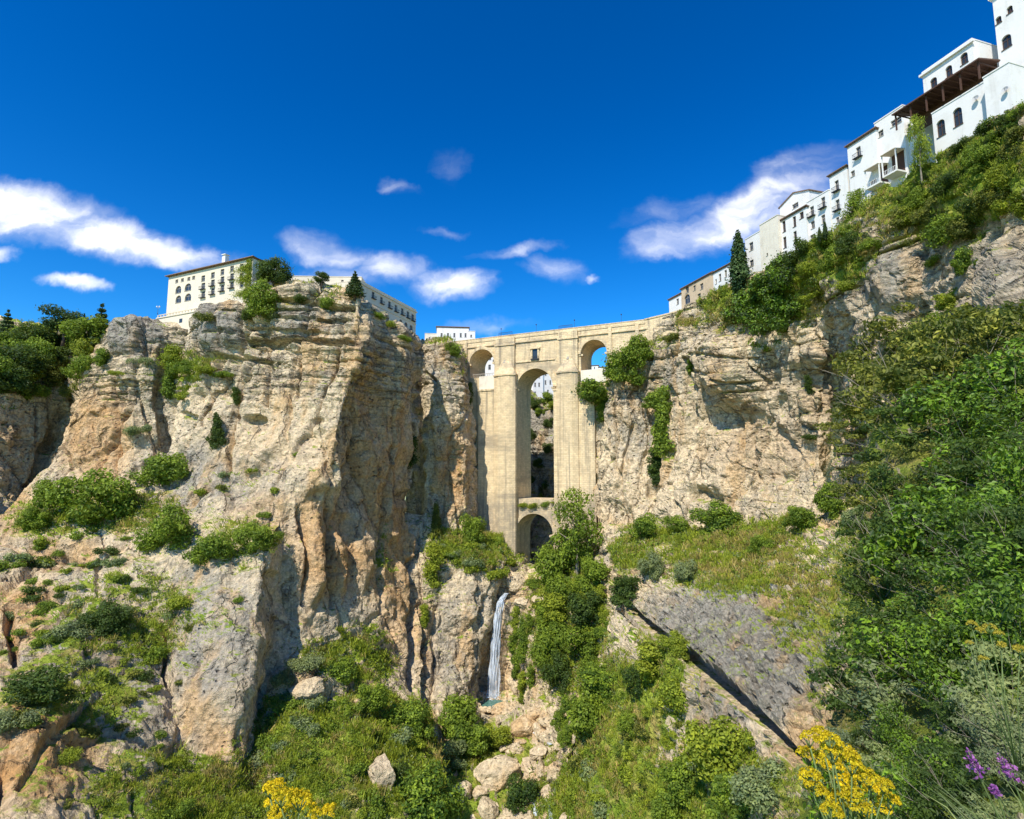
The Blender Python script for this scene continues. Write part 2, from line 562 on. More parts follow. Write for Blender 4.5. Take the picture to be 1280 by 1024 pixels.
M = dict(
    rock=rock_mat(), masonry=masonry_mat(),
    white=wall_mat('whitewash', (0.76, 0.745, 0.72), 0.34, (0.5, 0.47, 0.42)),
    cream=wall_mat('cream_plaster', (0.72, 0.66, 0.55), 0.4, (0.42, 0.36, 0.28)),
    ochre=wall_mat('ochre_stone', (0.60, 0.46, 0.31), 0.6, (0.36, 0.25, 0.16)),
    hotel=wall_mat('hotel_plaster', (0.70, 0.62, 0.49), 0.3, (0.45, 0.38, 0.29)),
    tiles=tile_mat(),
    glass=plain_mat('dark_glass', (0.035, 0.045, 0.055), 0.15, 0.5),
    wood=plain_mat('dark_wood', (0.095, 0.05, 0.035), 0.7, 0.2),
    frame=plain_mat('window_frame_paint', (0.42, 0.38, 0.33), 0.6),
    iron=plain_mat('black_iron', (0.03, 0.03, 0.032), 0.5, 0.4),
    globe=plain_mat('lamp_glass', (0.75, 0.75, 0.72), 0.3, 0.5),
    awning=plain_mat('pale_awning', (0.62, 0.55, 0.44), 0.8),
    dish=plain_mat('satellite_dish_grey', (0.35, 0.36, 0.37), 0.5),
    bark=plain_mat('bark', (0.12, 0.09, 0.065), 0.9, 0.1, 0, 0.6),
    pale_bark=plain_mat('pale_bark', (0.30, 0.26, 0.2), 0.9, 0.1, 0, 0.5),
    boulder=None, water=water_mat(), fall=fall_mat(),
    mid=leaf_mat('mid_green_leaves', (0.060, 0.120, 0.018), (0.310, 0.420, 0.045), (0.24, 0.32, 0.035), 0.25, 0.4),
    dark=leaf_mat('dark_green_leaves', (0.024, 0.055, 0.014), (0.110, 0.175, 0.030), (0.07, 0.11, 0.022), 0.25, 0.35),
    lime=leaf_mat('yellow_green_leaves', (0.13, 0.20, 0.02), (0.40, 0.47, 0.045), (0.34, 0.37, 0.04), 0.25, 0.4),
    grey=leaf_mat('grey_green_leaves', (0.142, 0.199, 0.085), (0.323, 0.380, 0.171), (0.247, 0.285, 0.133)),
    olive=leaf_mat('olive_brown_leaves', (0.035, 0.060, 0.012), (0.36, 0.36, 0.07), (0.15, 0.17, 0.035), 0.2, 0.35),
    glossy=leaf_mat('glossy_leaves', (0.008, 0.030, 0.004), (0.235, 0.40, 0.022), (0.085, 0.16, 0.012), 0.5, 0.35),  # dark end paints the shade gaps between leaves, bright end the sunlit ones
    pine=leaf_mat('pine_needles', (0.026, 0.064, 0.026), (0.080, 0.136, 0.045), (0.064, 0.096, 0.032), 0.2, 0.15),
    drygrass=leaf_mat('dry_grass_blades', (0.213, 0.188, 0.056), (0.525, 0.413, 0.150), (0.375, 0.300, 0.100), 0.1, 0.3),
    yellow=leaf_mat('yellow_petals', (0.50, 0.34, 0.008), (0.82, 0.64, 0.02), None, 0.2, 0.3),
    faded=leaf_mat('faded_petals', (0.26, 0.21, 0.03), (0.52, 0.44, 0.06), None, 0.2, 0.3),
    purple=leaf_mat('purple_petals', (0.22, 0.05, 0.26), (0.50, 0.18, 0.52), None, 0.2, 0.3),
    stem=plain_mat('green_stem', (0.14, 0.19, 0.06), 0.6),
)
M['boulder'] = M['rock']

# ------------------------------------------------------------------ terrain sheets
TERRAIN = []


def resample(grid, nu, nv, blur):
    G = np.array(grid, float)                       # cols x rows x 3 (world)
    pc = np.array([project(G[i]) for i in range(len(G))])

    def param(d):
        d = np.maximum(d, 1e-3)
        t = np.concatenate(([0], np.cumsum(d)))
        return t / t[-1]
    tu = param(np.linalg.norm(np.diff(G, axis=0), axis=2).mean(1) * 0.5 + np.linalg.norm(np.diff(pc, axis=0), axis=2).mean(1) * 0.25)
    u = np.linspace(0, 1, nu)
    A = np.empty((nu, G.shape[1], 3))
    for r in range(G.shape[1]):
        for k in range(3):
            A[:, r, k] = np.interp(u, tu, G[:, r, k])
    pa = project(A.reshape(-1, 3)).reshape(nu, -1, 2)
    tv = param(np.linalg.norm(np.diff(pa, axis=1), axis=2).mean(0))
    v = np.linspace(0, 1, nv)
    idx = np.clip(np.searchsorted(tv, v, 'right') - 1, 0, len(tv) - 2)
    f = ((v - tv[idx]) / (tv[idx + 1] - tv[idx]))[None, :, None]
    B = A[:, idx] * (1 - f) + A[:, idx + 1] * f
    for _ in range(blur):
        C = B.copy()
        C[1:-1] = (B[:-2] + 2 * B[1:-1] + B[2:]) / 4
        B = C.copy()
        C[:, 1:-1] = (B[:, :-2] + 2 * B[:, 1:-1] + B[:, 2:]) / 4
        B = C
    return B


def seg_dist(q, line):
    d = np.full(len(q), 1e9)
    for a, b in zip(line[:-1], line[1:]):
        a, b = np.array(a, float), np.array(b, float)
        ab = b - a
        t = np.clip(((q - a) @ ab) / (ab @ ab + 1e-9), 0, 1)
        d = np.minimum(d, np.linalg.norm(q - (a + t[:, None] * ab), axis=1))
    return d


def blob(q, b):
    px, py, rx, ry = b[:4]
    r = np.sqrt(((q[:, 0] - px) / rx) ** 2 + ((q[:, 1] - py) / ry) ** 2)
    return 1 - sstep(r, 0.35, 1.0)


def sheet(name, cols, nu, nv, seed=0, blur=6, big=2.4, mid=1.2, fine=0.45, strata=0.8, crack=1.6, bulge=(), groove=(),
          orange=(), veg=(), grey=(), dry=(), veg0=0.0, stain=0.6, strata_fn=None, world=False, smooth=False, crack_scale=(11, 11, 42), crack_fn=None):
    if not world:
        cols = [[P(*p) for p in c] for c in cols]
    B = resample(cols, nu, nv, blur)
    du = np.gradient(B, axis=0)
    dv = np.gradient(B, axis=1)
    N = np.cross(du, dv)
    N /= np.linalg.norm(N, axis=2, keepdims=True) + 1e-9
    p = B.reshape(-1, 3)
    n = N.reshape(-1, 3)
    if np.mean(np.sum(n * -p, axis=1)) < 0:
        n = -n
    q = project(p)
    wob = np.stack((fbm(p / 9, 3, seed + 90), fbm(p / 9, 3, seed + 91)), 1) * 7
    qw = q + wob
    d = big * fbm(p / 26, 3, seed + 1) * 1.5
    r = 1 - np.abs(fbm(p / 9, 4, seed + 2)) * 2.2
    d += mid * (r - 0.4)
    d += fine * fbm(p / 2.4, 4, seed + 3, 0.6) * 1.6
    zz = p[:, 2] + 1.6 * fbm(p / 45, 2, seed + 5) + 0.5 * fbm(p / 9, 2, seed + 6) + 0.03 * p[:, 0]
    edges = -130 + np.cumsum(1.5 + 4.8 * np.random.RandomState(seed).rand(140) ** 1.6)
    k = np.clip(np.searchsorted(edges, zz) - 1, 0, len(edges) - 2)
    up = zz - edges[k]
    th = edges[k + 1] - edges[k]
    lay = vnoise(np.stack((p[:, 0] / 22, p[:, 1] / 22, k * 7.7), 1), seed + 6)
    fade = sstep(vnoise(np.stack((p[:, 0] / 14, p[:, 1] / 14, k * 3.1), 1), seed + 7), -.15, .5)
    notch = np.exp(-(up / 0.5) ** 2) * fade
    belly = np.clip(up / th, 0, 1) * (1 - np.clip(up / th, 0, 1)) * 4
    st = lay * 0.9 - 1.5 * notch + 0.35 * belly * np.minimum(th / 3, 1)
    sw = strata if strata_fn is None else strata * strata_fn(q, p)
    sw = sw * (0.35 + 0.85 * sstep(fbm(p / 17, 2, seed + 31), -.28, .28))
    d += sw * st
    if crack:
        cp = p + 3.0 * np.stack((fbm(p / 12, 3, seed + 11), fbm(p / 12, 3, seed + 12), 0 * p[:, 0]), 1)
        f1, f2, cell, fac = worley(cp / np.array(crack_scale), seed + 8)
        cw = crack * (crack_fn(q, p) if crack_fn else 1.0)
        d += cw * (cell - 0.5) * 1.1
        d -= cw * 1.25 * (1 - sstep(f2 - f1, 0.0, 0.13))
        d += cw * 1.5 * fac
        f1, f2, cell, fac = worley(cp / (np.array(crack_scale) * (0.36, 0.36, 0.16)), seed + 9)
        d += cw * 0.9 * fac
        d -= cw * 0.14 * (1 - sstep(f2 - f1, 0.0, 0.16))
        d += cw * 0.10 * (cell - 0.5)
    for b in bulge:
        d += b[4] * blob(qw, b)
    for (line, w, dep) in groove:
        d -= dep * (1 - sstep(seg_dist(qw, line), 0.0, w))
    # the outer rim of a sheet is tucked in, so no ragged hem shows
    p2 = p + n * d[:, None]

    def zone(zs):
        a = np.zeros(len(p))
        for z in zs:
            a = np.maximum(a, z[4] * blob(qw, z))
        return a
    i = np.arange(nu * nv).reshape(nu, nv)
    faces = np.stack((i[:-1, :-1], i[1:, :-1], i[1:, 1:], i[:-1, 1:]), -1).reshape(-1, 4)
    vg = np.maximum(zone(veg), veg0) + 0.10 * fbm(p / 7, 3, seed + 21)
    me = mesh_np(name, p2, faces, smooth, None, {'orange': zone(orange), 'veg': vg, 'grey': zone(grey), 'dry': zone(dry), 'stain': np.full(len(p), stain), 'layer': np.clip(sw + 0 * p[:, 0], 0, 1)})
    o = link(name, me, M['rock'])
    tag(o, kind='structure')
    TERRAIN.append(o)
    return o


def hit(px, py):
    """first terrain under a pixel's line of sight -> (point, normal)"""
    r = Vector(ray(px, py)).normalized()
    best = None
    for o in TERRAIN:
        ok, loc, nor, _ = o.ray_cast(Vector((0, 0, 0)), r)
        if ok and (best is None or loc.length < best[0].length):
            best = (loc.copy(), nor.copy())
    return best


def upper(q, p):
    return 0.12 + 1.0 * sstep(500 - q[:, 1], -50, 40)


# left promontory: from the town edge down to the foot of the slope
LC = [
    [(60, 470, 225), (82, 503, 200), (80, 520, 199), (76, 540, 198), (70, 570, 196), (58, 595, 193), (20, 630, 186), (-70, 690, 156), (-90, 770, 130), (-90, 860, 108), (-90, 950, 92), (-90, 1080, 78)],
    [(120, 425, 228), (128, 432, 203), (127, 447, 200), (123, 468, 198), (120, 520, 194), (118, 575, 190), (112, 612, 182), (95, 690, 156), (80, 770, 136), (60, 850, 118), (50, 950, 101), (40, 1080, 84)],
    [(165, 400, 225), (165, 397, 202), (165, 445, 199), (165, 458, 193), (165, 520, 190), (165, 570, 187), (163, 612, 178), (150, 690, 160), (140, 770, 142), (125, 850, 126), (120, 950, 110), (120, 1080, 90)],
    [(208, 402, 230), (208, 405, 206), (212, 440, 204), (212, 455, 198), (208, 520, 198), (208, 560, 195), (212, 608, 180), (200, 690, 160), (190, 770, 146), (180, 850, 132), (180, 950, 116), (190, 1080, 96)],
    [(240, 398, 230), (240, 400, 204), (243, 440, 202), (245, 462, 192), (245, 530, 186), (240, 580, 183), (240, 640, 172), (232, 710, 155), (220, 800, 142), (212, 880, 133), (218, 940, 124), (230, 1080, 100)],
    [(272, 388, 225), (272, 377, 195), (272, 442, 191), (272, 456, 190), (275, 530, 184), (275, 590, 180), (275, 650, 168), (270, 720, 150), (262, 800, 138), (262, 880, 130), (264, 945, 125), (270, 1080, 102)],
    [(310, 375, 222), (310, 371, 192), (310, 430, 190), (310, 450, 188), (310, 525, 183), (315, 590, 178), (318, 655, 165), (310, 715, 150), (300, 800, 138), (295, 880, 130), (285, 945, 125), (295, 1080, 104)],
    [(350, 362, 218), (350, 353, 188), (350, 425, 186), (350, 440, 185), (350, 520, 181), (350, 590, 175), (345, 648, 163), (326, 712, 151), (319, 800, 140), (306, 880, 132), (293, 945, 127), (320, 1080, 106)],
    [(400, 358, 214), (400, 352, 186), (400, 425, 184), (400, 440, 182), (400, 520, 178), (395, 590, 173), (368, 645, 166), (346, 720, 161), (341, 800, 157), (326, 880, 150), (308, 950, 132), (345, 1080, 107)],
    [(445, 372, 205), (445, 362, 184), (452, 430, 182), (450, 445, 181), (425, 520, 177), (412, 580, 174), (390, 640, 171), (398, 735, 168), (388, 800, 162), (372, 860, 150), (355, 940, 131), (385, 1080, 108)],
    [(480, 398, 205), (468, 392, 192), (468, 435, 190), (466, 460, 188), (455, 530, 187), (446, 600, 186), (434, 665, 184), (435, 740, 178), (430, 800, 170), (430, 880, 152), (430, 960, 132), (440, 1080, 110)],
    [(510, 416, 215), (502, 415, 205), (500, 445, 204), (498, 472, 203), (492, 540, 202), (484, 610, 200), (472, 680, 195), (475, 760, 187), (480, 830, 177), (490, 890, 158), (495, 970, 138), (505, 1080, 116)],
    [(532, 430, 232), (528, 434, 225), (527, 455, 224), (526, 480, 223), (525, 540, 221), (523, 610, 217), (518, 690, 210), (525, 780, 198), (530, 850, 186), (537, 900, 166), (548, 980, 145), (570, 1080, 124)],
]
cliff_l = sheet('rock_cliff', LC, 400, 440, seed=3, blur=5, strata=0.85, crack=1.6, crack_scale=(17, 17, 60), strata_fn=upper, crack_fn=lambda q, p: 1 - 0.4 * sstep(q[:, 1], 570, 680) - 0.45 * blob(q, (265, 800, 110, 200)) * sstep(q[:, 1], 570, 680),
    bulge=[(272, 412, 30, 36, 3.2), (160, 422, 26, 28, 2.6), (190, 424, 18, 24, 1.8), (158, 418, 8, 8, -2.0),
           (317, 522, 16, 8, -4.5), (234, 517, 9, 5, -2.5), (400, 527, 10, 6, -2.5), (405, 430, 60, 12, 1.0),
           (385, 600, 45, 26, 2.0), (390, 700, 12, 75, 4.5), (372, 690, 9, 70, 2.5), (420, 700, 12, 60, 3.0), (360, 660, 40, 30, -3.0),
           (440, 560, 22, 100, -4.0), (470, 500, 22, 70, -3.5), (500, 470, 14, 60, 2.0), (505, 620, 18, 90, -3.0),
           (450, 690, 14, 60, 2.5), (265, 830, 55, 100, 1.6), (395, 850, 35, 25, 3.0), (60, 690, 45, 22, -3.0), (100, 690, 40, 18, -2.5),
           (20, 920, 60, 60, 2.0), (440, 950, 30, 40, 3.0)],
    groove=[([(228, 380), (228, 450)], 10, 3.0), ([(300, 375), (303, 440)], 5, 3.5), ([(206, 440), (202, 500), (206, 560)], 12, 5.0),
            ([(298, 440), (296, 515)], 7, 3.5), ([(330, 430), (332, 505)], 4, 2.6), ([(372, 440), (368, 500)], 3, 1.6), ([(262, 450), (258, 520)], 4, 2.0),
            ([(250, 447), (335, 449)], 5, 4.0), ([(310, 427), (380, 424), (440, 433)], 6, 4.2), ([(330, 395), (430, 402)], 3, 2.2), ([(310, 410), (400, 414)], 3, 2.0), ([(345, 374), (440, 386)], 5, 3.4),
            ([(455, 430), (430, 500), (420, 600)], 5, -1.0), ([(520, 440), (521, 660)], 7, 5.0), ([(490, 560), (478, 640), (470, 700)], 6, 3.0),
            ([(207, 790), (208, 880)], 4, 3.5), ([(10, 760), (20, 830)], 9, 3.5), ([(40, 700), (75, 686), (108, 700)], 9, 3.5), ([(-10, 660), (30, 690), (35, 740)], 8, 1.6), ([(60, 740), (100, 760), (110, 830)], 8, 1.5), ([(120, 880), (60, 930), (20, 1000)], 9, 1.2), ([(145, 470), (140, 600)], 4, 2.0), ([(118, 520), (120, 560)], 8, 2.2),
            ([(340, 720), (335, 800), (320, 900)], 10, 2.0), ([(515, 700), (518, 860)], 8, 4.0), ([(410, 640), (410, 760)], 4, 2.5), ([(378, 640), (380, 760)], 3, 2.0)],
    orange=[(120, 540, 70, 90, 0.75), (100, 690, 40, 25, 0.7), (40, 950, 90, 100, 1.0), (30, 760, 60, 60, 0.9), (410, 690, 60, 90, 0.85), (470, 560, 55, 150, 0.75), (500, 700, 45, 170, 0.75),
            (275, 930, 40, 40, 0.6), (20, 640, 40, 50, 0.7), (330, 640, 60, 40, 0.4), (60, 690, 40, 40, 0.6), (385, 860, 30, 30, 0.6), (330, 560, 120, 60, 0.15)],
    grey=[(272, 410, 42, 44, 0.34), (170, 420, 50, 38, 0.36), (390, 400, 70, 30, 0.16), (230, 600, 90, 60, 0.16), (260, 780, 90, 130, 0.20), (120, 850, 120, 130, 0.16), (300, 600, 80, 50, 0.14)],
    veg=[(235, 462, 70, 32, 0.75), (150, 640, 110, 40, 0.45), (300, 680, 80, 40, 0.28), (440, 820, 80, 50, 0.7), (430, 950, 180, 120, 0.85), (160, 780, 130, 90, 0.38), (80, 880, 100, 70, 0.42),
         (330, 380, 40, 25, 0.4), (400, 365, 60, 14, 0.35), (230, 1000, 170, 70, 0.6), (300, 590, 60, 20, 0.15), (475, 700, 22, 60, 0.35), (110, 470, 30, 20, 0.2), (60, 650, 70, 30, 0.4)],
    dry=[(420, 435, 60, 14, 0.8), (380, 365, 80, 14, 0.5), (300, 960, 60, 40, 0.6), (190, 640, 60, 30, 0.6)])

# far-left recess with the wooded slope over it
LF = [
    [(-140, 380, 232), (-140, 430, 205), (-130, 470, 190), (-130, 540, 176), (-130, 620, 168), (-140, 820, 140)],
    [(-40, 385, 240), (-30, 430, 212), (-20, 478, 192), (-20, 540, 186), (-20, 610, 180), (-30, 820, 146)],
    [(20, 395, 246), (20, 440, 220), (22, 470, 203), (22, 540, 199), (18, 610, 194), (10, 820, 150)],
    [(70, 405, 248), (65, 440, 228), (62, 475, 213), (58, 540, 209), (48, 610, 203), (40, 800, 160)],
    [(150, 405, 250), (140, 430, 235), (110, 480, 218), (100, 540, 214), (90, 620, 206), (90, 780, 170)],
]
cliff_far = sheet('rock_cliff', LF, 120, 160, seed=31, strata=0.9, crack=1.5, veg=[(40, 430, 120, 45, 0.6), (0, 440, 60, 60, 0.6), (10, 505, 50, 14, 0.3)],
    orange=[(40, 560, 70, 80, 0.6)], groove=[([(75, 520), (40, 610)], 10, 4.0)])

# narrow rock tower beside the bridge
LB = [
    [(508, 422, 262), (508, 432, 255), (508, 500, 251), (508, 600, 247), (508, 720, 238)],
    [(531, 422, 258), (529, 432, 250), (527, 500, 246), (527, 600, 242), (527, 690, 241)],
    [(540, 418, 256), (536, 434, 240), (533, 475, 235), (531, 560, 232), (533, 690, 225)],
    [(560, 418, 254), (560, 430, 234), (560, 480, 230), (558, 560, 227), (560, 690, 221)],
    [(574, 432, 254), (575, 444, 237), (578, 490, 234), (583, 560, 231), (584, 690, 225)],
    [(588, 450, 260), (585, 465, 246), (586, 500, 245), (593, 560, 244), (596, 690, 241)],
    [(593, 455, 268), (592, 470, 262), (592, 500, 262), (600, 560, 262), (602, 690, 258)],
]
tower_rock = sheet('rock_cliff', LB, 110, 260, seed=47, blur=3, big=1.2, strata=1.0, crack=1.2, crack_scale=(8, 8, 22),
    orange=[(565, 590, 35, 80, 0.85)], grey=[(560, 470, 40, 50, 0.15)], veg=[(578, 450, 16, 30, 0.4), (560, 425, 30, 10, 0.4), (545, 655, 30, 20, 0.4)], strata_fn=upper,
    bulge=[(562, 590, 12, 50, -2.0), (548, 560, 8, 60, 1.5)], groove=[([(528, 440), (526, 660)], 4, 2.0)])

# bluff under the bridge, with the waterfall's chute
BL = [
    [(500, 640, 224), (500, 700, 210), (510, 780, 199), (515, 860, 190), (520, 915, 172), (540, 1000, 160)],
    [(545, 642, 226), (545, 690, 212), (545, 760, 203), (545, 830, 197), (550, 895, 182), (570, 960, 172)],
    [(590, 655, 236), (590, 690, 214), (592, 730, 207), (590, 800, 202), (590, 875, 196), (600, 920, 190)],
    [(625, 672, 242), (628, 700, 220), (614, 742, 212), (603, 800, 206), (598, 874, 202), (610, 905, 198)],
    [(648, 690, 248), (640, 712, 226), (622, 748, 217), (609, 800, 215), (604, 880, 213), (620, 900, 208)],
    [(668, 702, 252), (655, 722, 226), (642, 752, 217), (630, 810, 214), (632, 876, 211), (640, 895, 204)],
    [(700, 690, 246), (690, 720, 220), (670, 756, 210), (652, 815, 207), (648, 880, 203), (655, 900, 198)],
    [(740, 660, 240), (730, 700, 217), (715, 755, 203), (695, 820, 196), (672, 890, 190), (668, 930, 184)],
    [(765, 650, 232), (760, 695, 205), (755, 740, 192), (740, 820, 180), (712, 900, 174), (690, 960, 168)],
    [(800, 645, 222), (795, 700, 190), (788, 745, 172), (775, 800, 160), (745, 890, 158), (710, 960, 155)],
]
bluff = sheet('rock_cliff', BL, 230, 220, seed=59, blur=4, big=2.0, mid=1.6, strata=0.4, crack=0.9, crack_scale=(9, 9, 26),
    veg=[(595, 682, 85, 40, 0.95), (710, 790, 75, 120, 0.7), (720, 720, 60, 40, 0.45), (640, 800, 20, 60, 0.2), (540, 720, 20, 60, 0.3)],
    orange=[(660, 745, 40, 25, 0.45), (520, 800, 30, 80, 0.6), (620, 800, 20, 50, 0.4)],
    grey=[(570, 800, 60, 110, 0.14)], groove=[([(628, 735), (614, 790), (606, 870)], 5, 2.2), ([(545, 760), (540, 860)], 5, 2.5)],
    bulge=[(610, 800, 8, 60, 1.5), (655, 738, 20, 10, 1.0), (675, 742, 16, 10, 1.2)])

# right-hand cliff under the white town
RC = [
    [(748, 492, 258), (743, 496, 240), (741, 522, 228), (743, 560, 227), (747, 640, 224), (755, 690, 213)],
    [(765, 450, 240), (757, 482, 224), (755, 512, 221), (757, 560, 219), (760, 650, 213), (765, 690, 203)],
    [(795, 420, 226), (787, 442, 218), (780, 490, 216), (775, 560, 215), (778, 655, 208), (785, 690, 198)],
    [(840, 394, 211), (835, 428, 209), (822, 490, 214), (813, 570, 213), (815, 660, 203), (820, 690, 190)],
    [(885, 372, 192), (880, 414, 190), (864, 480, 192), (858, 560, 193), (852, 655, 188), (855, 690, 178)],
    [(930, 352, 173), (930, 420, 170), (920, 480, 175), (920, 540, 177), (920, 650, 172), (920, 690, 162)],
    [(990, 316, 152), (985, 425, 156), (985, 470, 160), (980, 560, 162), (980, 648, 156), (985, 690, 146)],
    [(1040, 280, 139), (1030, 400, 146), (1020, 470, 150), (1024, 550, 150), (1022, 645, 145), (1030, 690, 134)],
    [(1095, 248, 128), (1060, 400, 142), (1052, 470, 156), (1046, 560, 160), (1044, 645, 158), (1060, 690, 146)],
    [(1110, 252, 150), (1100, 402, 175), (1090, 470, 182), (1080, 560, 184), (1080, 645, 180), (1100, 690, 160)],
]
cliff_r = sheet('rock_cliff', RC, 330, 270, seed=71, blur=4, strata=0.9, crack=1.5, strata_fn=lambda q, p: 0.2 + 0.9 * sstep(490 - q[:, 1], -50, 30),
    bulge=[(908, 458, 55, 50, 6.0), (912, 524, 55, 22, -3.2), (780, 500, 18, 50, 2.0), (1020, 435, 34, 30, 3.5), (1012, 478, 30, 16, -4.5), (880, 620, 28, 16, -3.0),
           (770, 640, 24, 20, -3.0), (920, 600, 60, 60, 1.2), (965, 470, 14, 40, -3.5)],
    groove=[([(812, 500), (822, 560), (815, 620)], 8, 4.0), ([(862, 450), (864, 520), (852, 600)], 5, 3.0), ([(758, 540), (752, 600)], 4, 2.5), ([(790, 530), (770, 620)], 4, 2.0),
            ([(865, 465), (945, 480)], 3, 1.6), ([(870, 445), (950, 452)], 3, 1.6)],
    veg=[(950, 380, 110, 48, 0.95), (870, 400, 40, 20, 0.5), (825, 430, 40, 16, 0.35), (828, 540, 18, 60, 0.4), (790, 460, 30, 30, 0.4), (1030, 340, 80, 75, 1.0), (1000, 310, 70, 50, 0.95), (860, 500, 8, 50, 0.3)],
    grey=[(800, 520, 50, 90, 0.10), (830, 460, 40, 40, 0.12)], orange=[(940, 560, 90, 60, 0.25), (1020, 500, 30, 40, 0.3)],
    dry=[(900, 410, 60, 30, 0.7), (1040, 350, 60, 50, 0.4)])

# hillside right below the houses
RH = [
    [(1052, 274, 136), (1042, 320, 138), (1032, 370, 140), (1040, 410, 146), (1050, 470, 155), (1055, 600, 150), (1060, 700, 130)],
    [(1100, 244, 124), (1090, 300, 123), (1082, 350, 127), (1080, 410, 127), (1082, 480, 125), (1085, 600, 118), (1090, 700, 104)],
    [(1160, 202, 111), (1160, 260, 108), (1160, 310, 112), (1160, 400, 110), (1160, 480, 104), (1160, 620, 92), (1160, 730, 80)],
    [(1220, 162, 99), (1220, 220, 96), (1220, 300, 98), (1220, 400, 92), (1220, 500, 84), (1220, 660, 70), (1220, 780, 58)],
    [(1290, 120, 87), (1290, 200, 84), (1290, 290, 86), (1290, 400, 78), (1290, 520, 66), (1290, 700, 52), (1290, 840, 44)],
    [(1420, 40, 76), (1420, 160, 74), (1420, 290, 72), (1420, 420, 62), (1420, 560, 50), (1420, 740, 40), (1420, 880, 34)],
]
hill = sheet('hill', RH, 230, 300, seed=83, blur=4, strata=1.0, crack=1.2, big=2.0,
    bulge=[(1130, 350, 45, 50, 3.0), (1245, 350, 40, 60, 2.0)],
    veg=[(1170, 235, 170, 95, 1.0), (1065, 320, 60, 70, 0.9), (1200, 420, 60, 30, 0.4), (1260, 450, 120, 80, 0.5), (1230, 210, 120, 90, 1.0), (1150, 600, 150, 160, 0.5)],
    grey=[(1130, 350, 60, 60, 0.2), (1250, 340, 50, 60, 0.12)], dry=[(1110, 300, 40, 40, 0.5), (1180, 330, 30, 60, 0.3)])

# grass terrace and the grey rubble bank down to the water channel
RT = [
    [(755, 640, 232), (758, 662, 216), (765, 690, 196), (772, 716, 181), (782, 746, 166)],
    [(850, 630, 207), (850, 656, 191), (840, 690, 171), (815, 733, 156), (803, 768, 148)],
    [(950, 630, 183), (950, 652, 168), (930, 690, 149), (880, 745, 132), (848, 800, 122)],
    [(1040, 610, 152), (1040, 640, 138), (1030, 690, 122), (985, 768, 108), (905, 842, 101)],
    [(1110, 600, 128), (1110, 640, 113), (1095, 700, 101), (1060, 785, 90), (968, 903, 86)],
    [(1250, 600, 112), (1220, 680, 96), (1180, 760, 86), (1130, 850, 77), (1045, 985, 71)],
    [(1400, 650, 96), (1360, 760, 80), (1300, 850, 72), (1230, 950, 64), (1120, 1080, 58)],
]
terrace = sheet('terrain', RT, 260, 200, seed=97, blur=3, big=1.1, mid=0.9, fine=0.7, strata=0.1, crack=0.9, crack_scale=(4, 4, 3), stain=0.3,
    veg=[(900, 668, 170, 40, 0.85), (930, 705, 140, 55, 0.75), (1020, 765, 75, 70, 0.7), (800, 690, 60, 35, 0.65), (1060, 720, 40, 110, 0.7), (1030, 850, 30, 60, 0.5)],
    dry=[(930, 695, 110, 36, 0.55), (1000, 740, 60, 50, 0.5), (880, 690, 60, 20, 0.4)], grey=[(925, 820, 180, 125, 0.5)])

# channel: undercut foot of the bank, floor, outer lip, then the lower slope to the stream
CHN = [(764, 744, 165), (803, 768, 148), (848, 800, 122), (905, 842, 101), (968, 903, 86), (1045, 985, 71), (1120, 1080, 58)]
inner = [P(782, 746, 166)] + [P(*c) for c in CHN[1:]]
chan_cols = []
for c in inner:
    x, y, z = c
    z0 = -37.2
    chan_cols.append([(x + 0.8, y, z + 0.6), (x + 3.4, y, z - 0.6), (x + 3.6, y, z0 - 1.2), (x + 0.4, y, z0 - 1.3), (x - 0.6, y, z0 - 1.2), (x - 0.75, y, z0 - 0.1), (x - 1.9, y, z0 - 0.1), (x - 2.1, y, z0 - 1.6)])
path = sheet('path', [[np.array(q) for q in c] for c in chan_cols], 240, 60, seed=101, blur=0, big=0, mid=0.0, fine=0.12, strata=0, crack=0, world=True, stain=0.2)
LOWR = [
    [(772, 752, 166), (768, 790, 164), (750, 850, 166), (690, 930, 172), (640, 960, 176)],
    [(794, 782, 147), (788, 830, 146), (762, 880, 150), (700, 965, 158), (640, 1000, 162)],
    [(836, 817, 121), (830, 862, 120), (790, 930, 130), (705, 1010, 147), (640, 1050, 150)],
    [(888, 856, 101), (884, 905, 100), (832, 990, 110), (712, 1070, 136), (640, 1110, 138)],
    [(955, 912, 86), (945, 965, 85), (880, 1060, 92), (722, 1160, 120), (640, 1200, 122)],
    [(1020, 990, 71), (1000, 1050, 70), (930, 1150, 74), (740, 1250, 102), (640, 1300, 104)],
    [(1085, 1100, 58), (1060, 1180, 57), (980, 1300, 60), (760, 1400, 86), (640, 1450, 88)],
]
lower = sheet('terrain', LOWR, 210, 220, seed=113, blur=2, big=1.6, mid=1.0, strata=0.2, crack=0.9, crack_scale=(5, 5, 9), stain=0.3,
    veg=[(770, 900, 110, 130, 0.95), (760, 1000, 170, 110, 0.95), (835, 840, 42, 70, 0.9), (880, 990, 120, 70, 0.9), (815, 790, 24, 30, 0.7), (960, 1000, 90, 60, 0.8), (780, 850, 40, 40, 0.6)],
    grey=[(905, 870, 60, 50, 0.4)], dry=[(770, 930, 60, 60, 0.3)], bulge=[(775, 800, 16, 50, 1.6)])

